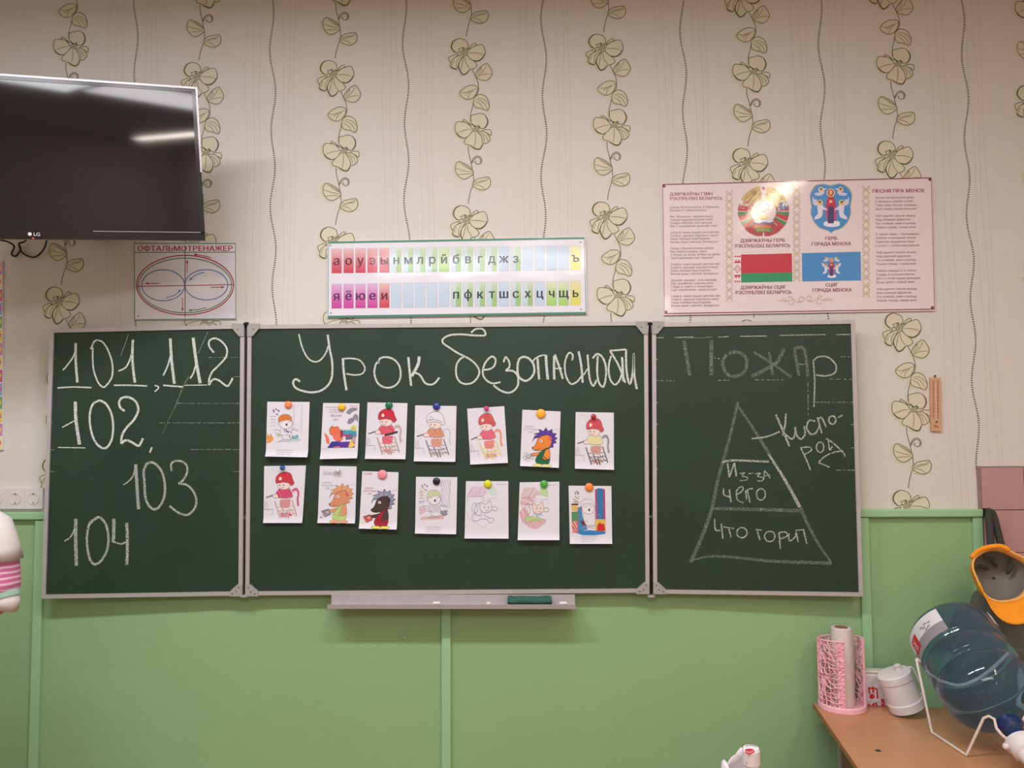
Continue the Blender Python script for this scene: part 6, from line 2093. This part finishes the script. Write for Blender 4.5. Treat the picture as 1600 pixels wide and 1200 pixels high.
for j in range(13):
    for i in range(32):
        a_ = 2 * PI * i / 32
        front = max(0.0, -math.sin(a_))
        low = -0.09 + 0.145 * front ** 0.6
        t_ = j / 12
        zz = 0.135 - (0.135 - low) * t_
        rr = math.sqrt(max(0.0, 1 - (max(zz, 0) / 0.137) ** 2)) * (1.0 if zz > 0 else 1.0 - 0.10 * (zz / -0.09))
        hv.append(hc_ + Vector((math.cos(a_) * 0.088 * rr, math.sin(a_) * 0.108 * rr, zz)))
for j in range(12):
    for i in range(32):
        l = (i + 1) % 32
        hf.append((j * 32 + i, j * 32 + l, (j + 1) * 32 + l, (j + 1) * 32 + i))
o = ob('hair', (hv, hf), M['hair'], person, smooth=True)
md = o.modifiers.new('thickness', 'SOLIDIFY')
md.thickness = 0.006
hy = Y_ - 0.105
ob('nose', lathe([(0.012, 0), (0.010, 0.012), (0.004, 0.020)], 10, (X, hy + 0.004, sz + 0.185), (0, -1, -0.2)), M['skin'], person, smooth=True)
for s_ in (-1, 1):
    ob('eye', lathe([(0.011, 0), (0.009, 0.004), (0.001, 0.006)], 12, (X + s_ * 0.030, hy + 0.022, sz + 0.215), (0, -1, 0)), M['white_plastic'], person)
    ob('iris', lathe([(0.0048, 0), (0.004, 0.0012)], 10, (X + s_ * 0.030, hy + 0.0165, sz + 0.215), (0, -1, 0)), M['dark'], person)
    ob('ear', lathe([(0.014, 0), (0.018, 0.006), (0.008, 0.010)], 12, (X + s_ * 0.073, Y_ - 0.01, sz + 0.19), (s_, -0.2, 0)), M['skin'], person, smooth=True)
    wr, el_ = (WR, EL) if s_ > 0 else (WR2, EL2)
    d_ = (wr - el_).normalized()
    n_ = d_.cross(Vector((0, 0, 1))).normalized()
    hp_ = [wr - d_ * 0.01, wr + d_ * 0.04, wr + d_ * 0.08]
    he = []
    P_ = list(hp_)
    R_ = [0.024, (0.034, 0.016), (0.036, 0.013)]
    E_ = [(0, 1), (1, 2)]
    for f_, (off_, ln_) in enumerate(((-0.026, 0.062), (-0.009, 0.074), (0.009, 0.070), (0.026, 0.055))):
        i0 = len(P_)
        bs_ = hp_[2] + Vector((0, 0, off_))
        P_ += [bs_, bs_ + d_ * ln_ * 0.5 + n_ * 0.006, bs_ + d_ * ln_ + n_ * 0.020]
        R_ += [0.009, 0.0085, 0.007]
        E_ += [(2, i0), (i0, i0 + 1), (i0 + 1, i0 + 2)]
    i0 = len(P_)
    P_ += [hp_[1] + Vector((0, 0, 0.032)), hp_[1] + Vector((0, 0, 0.050)) + d_ * 0.03]
    R_ += [0.010, 0.0085]
    E_ += [(1, i0), (i0, i0 + 1)]
    skin_mesh('hand', P_, E_, R_, M['skin'], sub=1)
ob('mouth', bevbox((X, hy + 0.014, sz + 0.15), (0.042, 0.006, 0.009), 0.003), mat('lips', (180, 90, 90), rough=0.5, noise=0.03), person)

# ================================================================ CEILING LAMPS
WH = ['nearest the board on the left', 'nearest the board on the right', 'second row at the left', 'above the right side', 'second row in the middle', 'furthest back on the right']
for i, (lx, ly, sx, sy, watt, col) in enumerate(LAMPS):
    t = thing('ceiling_lamp', 'long white ceiling lamp, ' + WH[i], 'lamp', (lx, ly, CEIL), 'ceiling lamps')
    ob('housing', bevbox((lx, ly, CEIL - 0.03), (sx + 0.05, sy + 0.05, 0.06), 0.006), M['lamp_body'], t)
    ob('diffuser', bevbox((lx, ly, CEIL - 0.065), (sx, sy, 0.012), 0.003), M['diffuser'], t)

bpy.data.objects.remove(fo)
bpy.data.curves.remove(fc)
